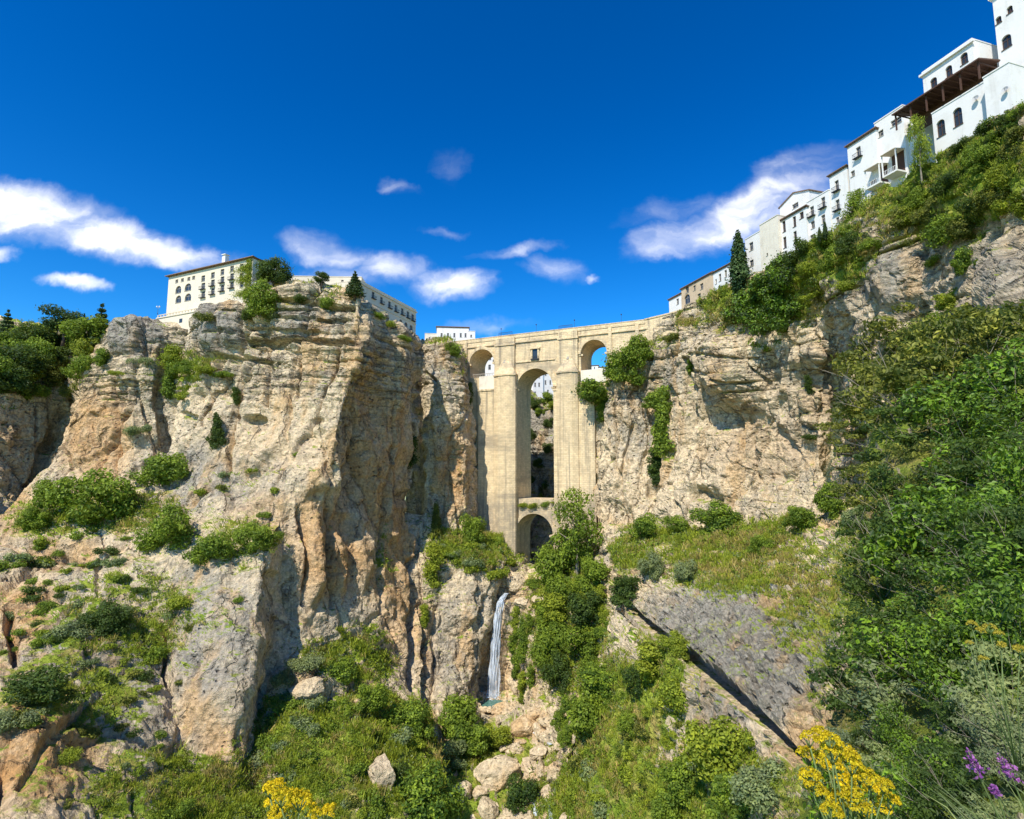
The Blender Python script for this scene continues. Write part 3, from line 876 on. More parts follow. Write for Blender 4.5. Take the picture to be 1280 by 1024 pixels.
# valley floor
yy = np.linspace(212, 70, 9)
xx = np.linspace(-70, 60, 11)
VF = [[np.array((x, y, -79.6 - (200 - y) * 0.15 + 0.012 * abs(x - (-6 + (200 - y) * 0.17)) ** 1.5)) for y in yy] for x in xx]
floor = sheet('ground', VF, 200, 180, seed=127, blur=2, big=0.8, mid=0.6, fine=0.4, strata=0, crack=0.6, crack_scale=(4, 4, 4), world=True, veg=[(600, 960, 60, 80, 0.55), (720, 960, 50, 90, 0.5), (650, 940, 50, 60, 0.3)], grey=[(650, 950, 90, 90, 0.1)], stain=0.1, bulge=[(612, 877, 44, 14, -2.2)])

# near slope on the right, where the photographer stands
NR = [
    [(1080, 640, 44), (1072, 720, 32), (1052, 900, 18), (1000, 1050, 11), (980, 1150, 7), (950, 1500, 3.0)],
    [(1088, 540, 48), (1078, 620, 35), (1066, 810, 21), (1065, 970, 12), (1075, 1110, 7), (1100, 1400, 3.2)],
    [(1130, 470, 52), (1125, 540, 38), (1125, 730, 23), (1135, 870, 13), (1155, 1020, 7.5), (1250, 1250, 3.6)],
    [(1190, 430, 55), (1190, 475, 42), (1200, 630, 25), (1215, 770, 14), (1255, 930, 8), (1400, 1120, 3.8)],
    [(1310, 390, 58), (1310, 415, 46), (1330, 550, 27), (1370, 680, 15), (1430, 850, 8), (1640, 1020, 4)],
    [(1600, 250, 60), (1600, 290, 46), (1640, 410, 27), (1700, 550, 15), (1800, 750, 8), (2200, 950, 4)],
]
near = sheet('ground', NR, 110, 110, seed=131, blur=2, big=0.35, mid=0.25, fine=0.15, strata=0.05, crack=0.2, crack_scale=(2, 2, 2), veg0=0.75, stain=0.1)

# gorge wall seen through the tall arch, and plateaus the town stands on
GW = [
    [(630, 475, 330), (630, 500, 318), (630, 560, 310), (640, 640, 300), (640, 720, 285)],
    [(660, 488, 328), (655, 510, 312), (655, 560, 304), (655, 640, 292), (655, 710, 275)],
    [(680, 505, 322), (680, 520, 306), (680, 570, 298), (680, 640, 286), (680, 705, 268)],
    [(715, 500, 315), (710, 520, 292), (710, 570, 284), (710, 640, 272), (710, 710, 258)],
]
gorge = sheet('rock_cliff', GW, 80, 130, seed=139, blur=2, strata=1.0, crack=1.4, stain=1.0, grey=[(675, 580, 60, 120, 0.36)], veg=[(665, 500, 40, 14, 0.6), (668, 625, 40, 12, 0.6), (690, 500, 20, 20, 0.5)])  # dark grey streaked rock, with grey and stain raised to stand in for shade


def flat_sheet(name, pts, seed):
    cols = [[np.array(q) for q in c] for c in pts]
    return sheet(name, cols, 60, 60, seed=seed, blur=0, big=0.6, mid=0.3, fine=0.1, strata=0, crack=0, world=True, veg0=0.6, stain=0.1)


flat_sheet('ground', [[(-3000, 3000, 60), (-3000, 222, 57)], [(-150, 3000, 60), (-150, 232, 58)], [(-45, 3000, 60), (-45, 255, 56)]], 149)
flat_sheet('ground', [[(70, 3000, 62), (70, 330, 58)], [(72, 330, 58), (71, 205, 57)], [(100, 330, 62), (100, 105, 68)], [(400, 500, 64), (300, 40, 80)]], 151)
flat_sheet('ground', [[(-45, 3000, 60), (-45, 345, 40)], [(70, 3000, 60), (70, 345, 40)]], 157)
flat_sheet('ground', [[(-900, 210, -70), (-900, -500, -100)], [(-60, 210, -84), (-60, -500, -112)], [(60, 210, -88), (60, -500, -112)], [(900, 210, -70), (900, -500, -100)]], 163)
bpy.context.view_layer.update()

# ------------------------------------------------------------------ walls with openings


def arch_top(op, s):
    if not op.get('arch'):
        return op['z1']
    c, hw = (op['s0'] + op['s1']) / 2, (op['s1'] - op['s0']) / 2
    rise = op['arch']
    return op['z1'] - rise + rise * math.sqrt(max(0.0, 1 - ((s - c) / hw) ** 2))


def wall(mb, fr, s0, s1, zb, zt, ops, t0, t1, n_arc=14):
    """a slab between t0 (front) and t1 (back) with real openings; zb and zt are numbers or functions of s"""
    fb = zb if callable(zb) else (lambda s: zb)
    ft = zt if callable(zt) else (lambda s: zt)
    cuts = {s0, s1}
    for op in ops:
        cuts |= {op['s0'], op['s1']}
        if op.get('arch'):
            c, hw = (op['s0'] + op['s1']) / 2, (op['s1'] - op['s0']) / 2
            cuts |= {c - hw * math.cos(math.pi * k / n_arc) for k in range(1, n_arc)}
    if callable(zb) or callable(zt):
        cuts |= {s0 + (s1 - s0) * k / 24 for k in range(24)}
    cuts = sorted(c for c in cuts if s0 - 1e-6 <= c <= s1 + 1e-6)
    cuts = [c for i, c in enumerate(cuts) if i == 0 or c - cuts[i - 1] > 1e-4]
    Q = lambda a, za, b, zb_, t: mb.poly([fr.to(a, t, za[0]), fr.to(b, t, zb_[0]), fr.to(b, t, zb_[1]), fr.to(a, t, za[1])])
    for a, b in zip(cuts[:-1], cuts[1:]):
        m = (a + b) / 2
        here = sorted((o for o in ops if o['s0'] < m < o['s1']), key=lambda o: o['z0'])
        lo = (fb(a), fb(b))
        mb.poly([fr.to(a, t0, lo[0]), fr.to(b, t0, lo[1]), fr.to(b, t1, lo[1]), fr.to(a, t1, lo[0])])
        for o in here + [None]:
            hi = (o['z0'], o['z0']) if o else (ft(a), ft(b))
            for t in (t0, t1):
                mb.poly([fr.to(a, t, lo[0]), fr.to(b, t, lo[1]), fr.to(b, t, hi[1]), fr.to(a, t, hi[0])])
            mb.poly([fr.to(a, t0, hi[0]), fr.to(b, t0, hi[1]), fr.to(b, t1, hi[1]), fr.to(a, t1, hi[0])])
            if o:
                lo = (arch_top(o, a), arch_top(o, b))
                mb.poly([fr.to(a, t0, lo[0]), fr.to(b, t0, lo[1]), fr.to(b, t1, lo[1]), fr.to(a, t1, lo[0])])
    for op in ops:
        for s in (op['s0'], op['s1']):
            mb.poly([fr.to(s, t0, op['z0']), fr.to(s, t1, op['z0']), fr.to(s, t1, arch_top(op, s)), fr.to(s, t0, arch_top(op, s))])
    for s in (s0, s1):
        mb.poly([fr.to(s, t0, fb(s)), fr.to(s, t1, fb(s)), fr.to(s, t1, ft(s)), fr.to(s, t0, ft(s))])


def arch_ring(mb, fr, op, w, t0, t1, n=18):
    c, hw = (op['s0'] + op['s1']) / 2, (op['s1'] - op['s0']) / 2
    zc, r = op['z1'] - op['arch'], op['arch']
    for k in range(n):
        ring = []
        for t in (t0, t1):
            pts = []
            for q, e in ((k, 0), (k + 1, 0), (k + 1, w), (k, w)):
                a = math.pi * q / n
                pts.append(fr.to(c - (hw + e) * math.cos(a), t, zc + (r + e) * math.sin(a)))
            ring.append(pts)
        mb.hexa(ring[0], ring[1])


# ------------------------------------------------------------------ the bridge
BR = Frame(10.5, 239, 0.907, -0.422)


def bop(pxl, pxr, py1, py0, arch=None, t=0.0):
    c = (pxl + pxr) / 2
    s0, s1 = BR.pix(pxl, py1, t)[0], BR.pix(pxr, py1, t)[0]
    z1, z0 = BR.pix(c, py1, t)[1], BR.pix(c, py0, t)[1]
    return dict(s0=s0, s1=s1, z0=z0, z1=z1, arch=arch if arch else (s1 - s0) / 2)


def bridge():
    ZD = 59.6
    S = lambda px, py=470, t=0: BR.pix(px, py, t)[0]
    Z = lambda py, px=670, t=0: BR.pix(px, py, t)[1]
    root = empty('stone_bridge', BR.to(0, 0, -38), 'tall stone arch bridge spanning the gorge between the two cliffs', 'bridge')
    kids = []
    TH = -15.0
    o_l = bop(587.5, 618, 437, 472)
    o_c = bop(646.5, 691.5, 461, 624)
    o_low = bop(645.5, 691.5, 642, 724)
    o_r = bop(726, 758.5, 425, 463.5)
    o_win = bop(665.8, 672.2, 436.5, 448)
    a, b = S(631), S(712)
    xl, xr = S(515, 430), S(812, 410)
    mb = MB()
    wall(mb, BR, a, b, -44.0, ZD, [o_c, o_low], 0, TH, 24)
    wall(mb, BR, xl, a, -44.0, ZD, [o_l], 0, TH, 20)
    wall(mb, BR, b, xr, -44.0, ZD, [o_r], 0, TH, 20)
    kids.append(mb.build('arch_wall', M['masonry']))
    # piers: broad lower towers with a many-sided buttress that ends in a half cone
    for (p0, p1, q0, q1, shelf, cap0, cap1) in ((598, 645.5, 617, 644, 488, 470, 452), (692.5, 744, 696, 723, 487, 466, 449)):
        m = MB()
        s0, s1 = S(p0, 560, 2), S(p1, 560, 2)
        zt = Z(shelf, (p0 + p1) / 2, 2)
        m.box(BR, s0, s1, 0.003, 2.2, -44, zt)
        m.box(BR, s0 - .25, s1 + .25, 0.004, 2.5, zt, zt + 0.8)
        kids.append(m.build('pier', M['masonry']))
        m = MB()
        b0, b1 = S(q0, 560, 3), S(q1, 560, 3)
        w = b1 - b0
        prof = [(b0, 0.006), (b0, 2.8), (b0 + w * .25, 4.0), (b1 - w * .25, 4.0), (b1, 2.8), (b1, 0.006)]
        z1 = Z(cap0, (q0 + q1) / 2, 3)
        z2 = Z(cap1, (q0 + q1) / 2, 1)
        m.hexa([BR.to(s, t, -44) for s, t in prof], [BR.to(s, t, z1) for s, t in prof])
        ledge = [(s + (-.3 if s < (b0 + b1) / 2 else .3), t + (0.35 if t > 1 else 0)) for s, t in prof]
        m.hexa([BR.to(s, t, z1) for s, t in ledge], [BR.to(s, t, z1 + .6) for s, t in ledge])
        mid = (b0 + b1) / 2
        top = [(mid + (s - mid) * .42, 1.2 + (t - 1.2) * 0.05 if t > 1 else t) for s, t in prof]
        m.hexa([BR.to(s, t, z1 + .6) for s, t in prof], [BR.to(s, t, z2) for s, t in top])
        kids.append(m.build('buttress', M['masonry']))
        m = MB()
        u0, u1 = S(q0 + 2, 440, 1), S(q1 - 1, 440, 1)
        m.box(BR, u0, u1, 0.007, 1.1, z1, ZD + 0.2)
        m.box(BR, u0 - .3, u1 + .3, 0.008, 1.5, ZD - 3.2, ZD - 2.6)
        kids.append(m.build('pilaster', M['masonry']))
        # small drain mouths on the pilasters
        m = MB()
        zc = Z(454 if p0 < 650 else 449.5, (q0 + q1) / 2, 1)
        m.box(BR, (u0 + u1) / 2 - .5, (u0 + u1) / 2 + .5, 1.1, 1.7, zc, zc + .45)
        m.box(BR, (u0 + u1) / 2 - .4, (u0 + u1) / 2 + .4, 1.1, 1.16, zc + .6, zc + 1.3)
        kids.append(m.build('drain_spout', M['frame']))
    # outer pilasters of the side arches
    for px in (583, 763, 797):
        m = MB()
        s = S(px, 430)
        m.box(BR, s - .7, s + .7, 0.007, 0.7, 20, ZD + 0.1)
        kids.append(m.build('pilaster', M['masonry']))
    # pale low walls that close the foot of the side arches
    m = MB()
    m.box(BR, S(599, 470, .5), S(618, 470, .5), 0.01, 0.6, Z(488, 608), Z(470.5, 608))
    kids.append(m.build('arch_foot_wall', M['cream']))
    m = MB()
    m.box(BR, S(726.5), S(757.5), 0.01, 0.35, Z(478, 742), Z(462, 742))
    kids.append(m.build('arch_foot_wall', M['cream']))
    m = MB()
    zc = ZD - 2.4
    m.box(BR, xl, xr, 0.005, 0.55, zc, zc + .55)
    zs = Z(452, 668)
    m.box(BR, S(645), S(694), 0.005, 0.4, zs, zs + .45)
    kids.append(m.build('string_course', M['masonry']))
    m = MB()
    m.box(BR, xl, xr, 0.2, -0.35, ZD, ZD + 1.5)
    m.box(BR, xl, xr, 0.32, -0.45, ZD + 1.5, ZD + 1.75)
    m.box(BR, xl, xr, TH + .5, TH, ZD, ZD + 1.5)
    kids.append(m.build('parapet', M['masonry']))
    for op, w in ((o_l, 1.3), (o_c, 2.4), (o_r, 1.3), (o_low, 1.2)):
        m = MB()
        arch_ring(m, BR, op, w, 0.004, 0.6)
        kids.append(m.build('arch_ring', M['masonry']))
    for op in (o_l, o_c, o_r, o_low):
        m = MB()
        zs = op['z1'] - op['arch']
        for s, sg in ((op['s0'], 1), (op['s1'], -1)):
            m = MB()
            m.box(BR, s - .9, s + .9, 0.3 if op is not o_low else 2.4, -1.5, zs - .8, zs)
            kids.append(m.build('impost', M['masonry']))
        
    # chamber window over the middle arch
    win = MB()
    c = (o_win['s0'] + o_win['s1']) / 2
    z0, z1 = o_win['z0'], o_win['z1']
    hw = (o_win['s1'] - o_win['s0']) / 2
    for sg in (-1, 1):
        win.box(BR, c + sg * hw - (0 if sg > 0 else .7), c + sg * hw + (.7 if sg > 0 else 0), 0.004, .45, z0 - .3, z1)
    win.box(BR, c - hw - 1.2, c + hw + 1.2, 0.004, .8, z1, z1 + .5)
    win.hexa([BR.to(c - hw - 1.3, .004, z1 + .5), BR.to(c + hw + 1.3, .004, z1 + .5), BR.to(c, .004, z1 + 1.9)],
             [BR.to(c - hw - 1.3, .75, z1 + .5), BR.to(c + hw + 1.3, .75, z1 + .5), BR.to(c, .75, z1 + 1.9)])
    wo = win.build('window', M['masonry'])
    kids.append(wo)
    g = MB()
    g.box(BR, c - hw, c + hw, 0.005, .06, z0 - .3, z1)
    go = g.build('pane', M['glass'])
    bal = MB()
    bal.box(BR, c - hw - .7, c + hw + .7, .005, .9, z0 - .8, z0 - .3)
    for k in range(9):
        s = c - hw - .6 + (2 * hw + 1.2) * k / 8
        bal.box(BR, s - .03, s + .03, .8, .86, z0 - .3, z0 + .7)
    bal.box(BR, c - hw - .65, c + hw + .65, .79, .87, z0 + .7, z0 + .8)
    bo = bal.build('balcony', M['iron'])
    adopt(root, kids)
    for k in (go, bo):
        k.parent = wo
    # iron railings over the two middle bays
    for (p0, p1) in ((624, 641), (699, 716)):
        m = MB()
        s0, s1 = S(p0, 415), S(p1, 415)
        for k in range(13):
            s = s0 + (s1 - s0) * k / 12
            m.box(BR, s - .05, s + .05, .5, .6, ZD + 1.75, ZD + 2.9)
        m.box(BR, s0, s1, .48, .62, ZD + 2.9, ZD + 3.02)
        adopt(root, [m.build('railing', M['iron'])])
    m = MB()
    s0, s1 = S(587.5), S(617.5)
    for k in range(15):
        s = s0 + (s1 - s0) * k / 14
        m.box(BR, s - .07, s + .07, -.55, -.45, o_l['z0'], o_l['z0'] + 1.6)
    m.box(BR, s0, s1, -.6, -.4, o_l['z0'] + 1.6, o_l['z0'] + 1.8)
    adopt(root, [m.build('railing', M['frame'])])


bridge()


def street_lamp(loc, h, label, group, globes=1):
    root = empty('street_lamp', loc, label, 'street lamp', group)
    m = MB()
    m.tube([(0, 0, 0), (0, 0, .4), (0, 0, .5), (0, 0, h)], [.16, .14, .07, .05])
    p = m.build('pole', M['iron'], root, True)
    for k in range(globes):
        x = 0 if globes == 1 else (-.5, .5)[k]
        m = MB()
        if globes > 1:
            m.tube([(0, 0, h - .3), (x * .7, 0, h - .15), (x, 0, h)], .035)
        m.tube([(x, 0, h), (x, 0, h + .12), (x, 0, h + .42), (x, 0, h + .6)], [.1, .26, .28, .06], 8)
        m.build('lantern', M['globe'] if globes > 1 else M['iron'], root, True)
    return root


for k, (px, lab) in enumerate(((625, 'thin black street lamp on the bridge parapet above the left pilaster'), (669, 'thin black street lamp on the bridge above the chamber window'),
                               (717, 'thin black street lamp on the bridge above the right pilaster'), (776, 'thin black street lamp on the bridge just right of the right arch'))):
    s, _ = BR.pix(px, 412)
    street_lamp(BR.to(s, -1.2, 60.0), 4.6, lab, 'lamps along the bridge')

# curved retaining wall that carries the street on to the white houses
def street_wall():
    pts = [BR.to(BR.pix(806, 410)[0], 0, 0), P(835, 394, 212), P(858, 386, 207), P(880, 376, 199), P(905, 368, 190), P(928, 352, 181)]
    zt = [61.1, 61.3, 62.0, 62.6, 63.0, 64.0]
    root = empty('retaining_wall', (pts[2][0], pts[2][1], 50), 'pale stone retaining wall curving from the bridge up to the white houses', 'wall')
    m, cap = MB(), MB()
    for i in range(len(pts) - 1):
        a, b = pts[i], pts[i + 1]
        fr = Frame(a[0], a[1], b[0] - a[0], b[1] - a[1])
        L = math.hypot(b[0] - a[0], b[1] - a[1])
        for off, th, z0a, z0b, mm in ((0, -2.5, 44, 44, m), (.25, -.6, zt[i], zt[i + 1], cap)):
            za, zb = (zt[i], zt[i + 1]) if mm is m else (zt[i] + .5, zt[i + 1] + .5)
            mm.hexa([fr.to(0, off, z0a), fr.to(L, off, z0b), fr.to(L, th, z0b), fr.to(0, th, z0a)],
                    [fr.to(0, off, za), fr.to(L, off, zb), fr.to(L, th, zb), fr.to(0, th, za)])
        if i in (1, 2, 3):
            m.box(fr, L * .4, L * .4 + 1.2, 0.003, 1.0, 44, zt[i] - 1.5)
    adopt(root, [m.build('wall', M['masonry']), cap.build('coping', M['masonry'])])


street_wall()

# ------------------------------------------------------------------ houses
ROW = Frame(98.5, 100, 0.2873, -0.9578)


def house(label, fr, pxl, pxr, py_top, py_base, off=0.0, depth=10.0, wins=(), mat='white', roof='tile', group=None, name='house', cat='house',
          zdrop=6.0, eave=0.5, extra=None, base_z=None, frame_mat='frame', chimney=None):
    """wins: (px, py, w, h, arch, kind); kind '' plain, 'b' with a balcony, 's' with a sill"""
    pm = (pxl + pxr) / 2
    s0, s1 = fr.pix(pxl, py_top, off)[0], fr.pix(pxr, py_top, off)[0]
    zt = fr.pix(pm, py_top, off)[1]
    zb = base_z if base_z is not None else fr.pix(pm, py_base, off)[1] - zdrop
    root = empty(name, fr.to((s0 + s1) / 2, off - depth / 2, zb), label, cat, group)
    kids = []
    ops, info = [], []
    for w in wins:
        px, py, ww, hh, ar = w[:5]
        kind = w[5] if len(w) > 5 else ''
        a, b = fr.pix(px - ww / 2, py, off)[0], fr.pix(px + ww / 2, py, off)[0]
        z1, z0 = fr.pix(px, py - hh / 2, off)[1], fr.pix(px, py + hh / 2, off)[1]
        a, b = max(a, s0 + .15), min(b, s1 - .15)
        z1 = min(z1, zt - .15)
        if b - a < .2 or z1 - z0 < .2:
            continue
        op = dict(s0=a, s1=b, z0=z0, z1=z1)
        if ar:
            op['arch'] = min((b - a) / 2, (z1 - z0) * .6)
        ops.append(op)
        info.append(kind)
    m = MB()
    wall(m, fr, s0, s1, zb, zt, ops, off, off - .45, 10)
    d = off - depth
    m.box(fr, s0, s0 + .4, off - .453, d, zb, zt - .002)
    m.box(fr, s1 - .4, s1, off - .453, d, zb, zt - .002)
    m.box(fr, s0 + .403, s1 - .403, d + .4, d, zb, zt - .002)
    kids.append(m.build('wall', M[mat]))
    m = MB()
    if roof == 'tile':
        m.hexa([fr.to(s0 - eave, off + eave, zt + .003), fr.to(s1 + eave, off + eave, zt + .003), fr.to(s1 + eave, d - eave, zt + .003), fr.to(s0 - eave, d - eave, zt + .003)],
               [fr.to(s0 - eave, off + eave, zt + .25), fr.to(s1 + eave, off + eave, zt + .25), fr.to(s1 - depth * .25, off - depth * .5, zt + depth * .13), fr.to(s0 + depth * .25, off - depth * .5, zt + depth * .13)])
        m.box(fr, s0 - .15, s1 + .15, off + .25, d - .2, zt - .35, zt - .001)
        kids.append(m.build('roof', M['tiles']))
    elif roof == 'gable':
        c = (s0 + s1) / 2
        w2 = MB()
        h = (s1 - s0) * .17
        w2.hexa([fr.to(s0, off, zt), fr.to(s1, off, zt), fr.to(c, off, zt + h)], [fr.to(s0, d, zt), fr.to(s1, d, zt), fr.to(c, d, zt + h)])
        kids.append(w2.build('gable', M[mat]))
        for sa, sb, za, zb2 in ((s0 - .4, c, zt - .12, zt + h), (s1 + .4, c, zt - .12, zt + h)):
            m.hexa([fr.to(sa, off + .3, za), fr.to(sb, off + .3, zb2), fr.to(sb, d, zb2), fr.to(sa, d, za)],
                   [fr.to(sa, off + .3, za + .3), fr.to(sb, off + .3, zb2 + .3), fr.to(sb, d, zb2 + .3), fr.to(sa, d, za + .3)])
        kids.append(m.build('roof', M['tiles']))
    else:
        m.box(fr, s0, s1, off, d, zt + .002, zt + .3)
        m.box(fr, s0 - .08, s1 + .08, off + .12, off - .35, zt + .3, zt + .55)
        m.box(fr, s0 - .08, s0 + .35, off - .353, d, zt + .3, zt + .54)
        m.box(fr, s1 - .35, s1 + .08, off - .353, d, zt + .3, zt + .54)
        kids.append(m.build('roof', M[mat]))
    for op, kind in zip(ops, info):
        a, b, z0, z1 = op['s0'], op['s1'], op['z0'], op['z1']
        f = MB()
        bw = min(.11, (b - a) * .12)
        f.box(fr, a + .005, a + bw, off - .3, off - .38, z0 + .01, z1 - op.get('arch', 0) * .5)
        f.box(fr, b - bw, b - .005, off - .3, off - .38, z0 + .01, z1 - op.get('arch', 0) * .5)
        f.box(fr, (a + b) / 2 - bw * .4, (a + b) / 2 + bw * .4, off - .305, off - .37, z0 + .01, z1 - .02)
        f.box(fr, a + bw, b - bw, off - .306, off - .372, z0 + (z1 - z0) * .62, z0 + (z1 - z0) * .62 + bw)
        f.box(fr, a - .1, b + .1, off + .14, off + .004, z0 - .14, z0 - .004)
        fo = f.build('window', M[frame_mat])
        kids.append(fo)
        p = MB()
        p.box(fr, a + .002, b - .002, off - .385, off - .43, z0, z1 + .0)
        po = p.build('pane', M['glass'])
        adopt_sub = [po]
        if kind == 'b':
            q = MB()
            q.box(fr, a - .5, b + .5, off + .9, off + .006, z0 - .32, z0 - .15)
            for k in range(9):
                s = a - .45 + (b - a + .9) * k / 8
                q.box(fr, s - .015, s + .015, off + .83, off + .86, z0 - .15, z0 + .85)
            q.box(fr, a - .5, b + .5, off + .8, off + .88, z0 + .85, z0 + .92)
            for s in (a - .48, b + .48):
                q.box(fr, s - .025, s + .025, off + .01, off + .8, z0 + .78, z0 + .84)
            adopt_sub.append(q.build('balcony', M['iron']))
        fo['_sub'] = 1
        for k in adopt_sub:
            k['_p'] = fo.name
            k.parent = fo
    if chimney:
        m = MB()
        s, t, w, h = chimney
        s = s0 + (s1 - s0) * s
        m.box(fr, s - w, s + w, off - t - w, off - t + w, zt, zt + h)
        m.box(fr, s - w * .7, s + w * .7, off - t - w * .7, off - t + w * .7, zt + h, zt + h + w * .7)
        m.box(fr, s - w * 1.2, s + w * 1.2, off - t - w * 1.2, off - t + w * 1.2, zt + h + w * .7, zt + h + w * 1.0)
        kids.append(m.build('chimney', M['white']))
    if extra:
        kids += extra(fr, s0, s1, zb, zt, off, depth)
    adopt(root, [k for k in kids])
    for o in kids:
        if '_sub' in o:
            del o['_sub']
    return root


GR = 'white houses along the right cliff edge'


def ex_tower(fr, s0, s1, zb, zt, off, depth):
    m = MB()
    m.box(fr, s0 - .5, s1 + .5, off + .5, off + .004, zt - .5, zt - .01)
    m.box(fr, s0 - .5, s0 - .004, off + .003, off - depth, zt - .5, zt - .012)
    return [m.build('cornice', M['white'])]


house('white tower house with arched windows at the top right corner', ROW, 1236, 1345, -40, 120, -3.0, 14,
      [(1248, 25, 8, 9, 1), (1262, 12, 8, 9, 1), (1258, 52, 13, 17, 1)], 'white', 'flat', GR, extra=ex_tower, frame_mat='wood')

def ex_big(fr, s0, s1, zb, zt, off, depth):
    """deep wooden gallery with a sloping roof over a lower block that stands further out"""
    out = ex_tower(fr, s0, s1, zb, zt, off, depth)
    ga0, ga1 = fr.pix(1128, 152, 3)[0], fr.pix(1238, 78, 3)[0]
    zg1 = fr.pix(1200, 96, 4)[1]
    zg0 = fr.pix(1200, 120, 4)[1]
    m = MB()
    m.hexa([fr.to(ga0, 6.2, zg1 - .35), fr.to(ga1, 6.2, zg1 - .35), fr.to(ga1, 0.05, zg1 + .6), fr.to(ga0, 0.05, zg1 + .6)],
           [fr.to(ga0, 6.2, zg1 - .05), fr.to(ga1, 6.2, zg1 - .05), fr.to(ga1, 0.05, zg1 + .95), fr.to(ga0, 0.05, zg1 + .95)])
    for k in range(14):
        s = ga0 + (ga1 - ga0) * (k + .5) / 14
        m.box(fr, s - .1, s + .1, 6.0, .1, zg1 - .62, zg1 - .36)
    out.append(m.build('gallery_roof', M['wood']))
    m = MB()
    m.box(fr, ga0 + .3, ga1 - .6, .05, .2, zg0 + .1, zg1 + .5)
    out.append(m.build('gallery_back_wall', M['wood']))
    for k in range(6):
        s = ga0 + .4 + (ga1 - ga0 - 1.0) * k / 5
        m = MB()
        m.box(fr, s - .14, s + .14, 5.6, 5.35, zg0 + .05, zg1 - .36)
        out.append(m.build('gallery_post', M['wood']))
    return out


house('big white house with a row of three arched upper windows above a brown wooden gallery', ROW, 1151, 1217, 72, 108, 0, 13,
      [(1167, 104, 9, 14, 1), (1186, 89, 9, 14, 1), (1205, 73, 10, 14, 1)], 'white', 'flat', GR, zdrop=4, extra=ex_big, frame_mat='wood')


def low_block():
    fr = ROW
    o = house('white lower block with two tall arched openings under the wooden gallery', fr, 1163, 1234, 124, 160, 5.0, 4.8,
              [(1176, 160, 11, 21, 1), (1197, 146, 12, 23, 1)], 'white', 'flat', GR, zdrop=7, frame_mat='wood')
    return o


low_block()
house('white corner block at the right end with plain walls and a flat parapet', ROW, 1228, 1262, 90, 130, 7.0, 7.0, [], 'white', 'flat', GR, zdrop=6) 


def ex_terr(fr, s0, s1, zb, zt, off, depth):
    """two covered terraces that stand out of the lower storey"""
    out = []
    for (pa, pb, py0, py1) in ((1083, 1102, 223, 209), (1104, 1123, 208, 190)):
        a, b = fr.pix(pa, py0, 2.5)[0], fr.pix(pb, py0, 2.5)[0]
        pm = (pa + pb) / 2
        z0, z1 = fr.pix(pm, py0 + 4, 2.5)[1], fr.pix(pm, py1 - 2, 2.5)[1]
        m = MB()
        m.hexa([fr.to(a, 3.4, z1 - .5), fr.to(b, 3.4, z1 - .5), fr.to(b, off + .01, z1), fr.to(a, off + .01, z1)],
               [fr.to(a, 3.4, z1 - .35), fr.to(b, 3.4, z1 - .35), fr.to(b, off + .01, z1 + .2), fr.to(a, off + .01, z1 + .2)])
        out.append(m.build('awning', M['awning']))
        m = MB()
        m.box(fr, a, b, 3.0, off + .012, z0 - 1.3, z0 - .9)
        for k in range(10):
            s = a + (b - a) * k / 9
            m.box(fr, s - .03, s + .03, 2.9, 2.96, z0 - .9, z0 + .1)
        m.box(fr, a, b, 2.88, 2.98, z0 + .1, z0 + .17)
        for s in (a + .1, b - .1):
            m.box(fr, s - .12, s + .12, 3.0, 2.78, z0 - .9, z1 - .45)
        out.append(m.build('terrace', M['white']))
        m = MB()
        m.box(fr, a + .3, b - .3, off + .03, off + .01, z0 - .85, z1 - .1)
        out.append(m.build('terrace_opening', M['wood']))
    return out


house('white house with a long dark strip window above two covered terraces', ROW, 1092, 1129, 145, 235, 0, 10,
      [(1097.5, 169, 14, 8, 0), (1120, 152, 14, 8, 0), (1092, 228, 9, 14, 0)], 'white', 'flat', GR, extra=ex_terr, zdrop=4)
house('small white house with a brown roof edge wedged below the gallery', ROW, 1128, 1152, 134, 170, -1, 8, [(1149, 127, 7, 5, 0), (1135, 160, 6, 9, 0)], 'white', 'tile', GR, zdrop=8, chimney=(0.45, 4.2, .45, 1.9))
house('white house with one tall upper window and a brown tiled eave', ROW, 1058, 1095.5, 172, 262, .6, 10,
      [(1073, 190, 6, 13, 0, 'b'), (1072, 243, 8, 13, 0), (1092, 232, 8, 15, 0), (1066, 217, 5, 7, 0), (1066, 258, 6, 8, 0)], 'white', 'tile', GR, zdrop=5, chimney=(0.55, 4.2, .45, 1.9))
house('narrow white house with two stacked windows under a sloping roof', ROW, 1036, 1058.5, 214, 285, 0, 10,
      [(1046, 232, 5, 13, 0, 'b'), (1047, 256, 5, 13, 0, 'b'), (1047, 275, 4, 7, 0)], 'white', 'tile', GR, zdrop=5, chimney=(0.45, 4.2, .45, 1.9))
house('pale blue-white house with slim balcony windows above a small awning', ROW, 1008, 1036.5, 247, 300, .3, 10,
      [(1015, 264, 5, 12, 0, 'b'), (1029, 253, 5, 13, 0, 'b'), (1016, 281, 5, 9, 0), (1029, 274, 5, 11, 0), (1016, 298, 7, 10, 0)], 'white', 'flat', GR, zdrop=5)
house('long white house with six small shuttered windows below a dark tiled eave', ROW, 964, 1008.5, 270, 330, 1.0, 9,
      [(980, 283, 4, 14, 0), (993, 277, 4, 13, 0), (981, 303, 4, 14, 0), (994, 296, 4, 14, 0), (970, 306, 3, 7, 0), (1002, 269, 5, 8, 0), (982, 316, 3, 5, 0), (995, 312, 3, 5, 0)], 'white', 'tile', GR, zdrop=5, frame_mat='wood', chimney=(0.7, 4.2, .45, 1.9))
house('white gabled house rising behind the long house with the dark eave', ROW, 974, 1012, 249, 300, -7, 8, [(994, 257, 8, 6, 0)], 'white', 'gable', GR)
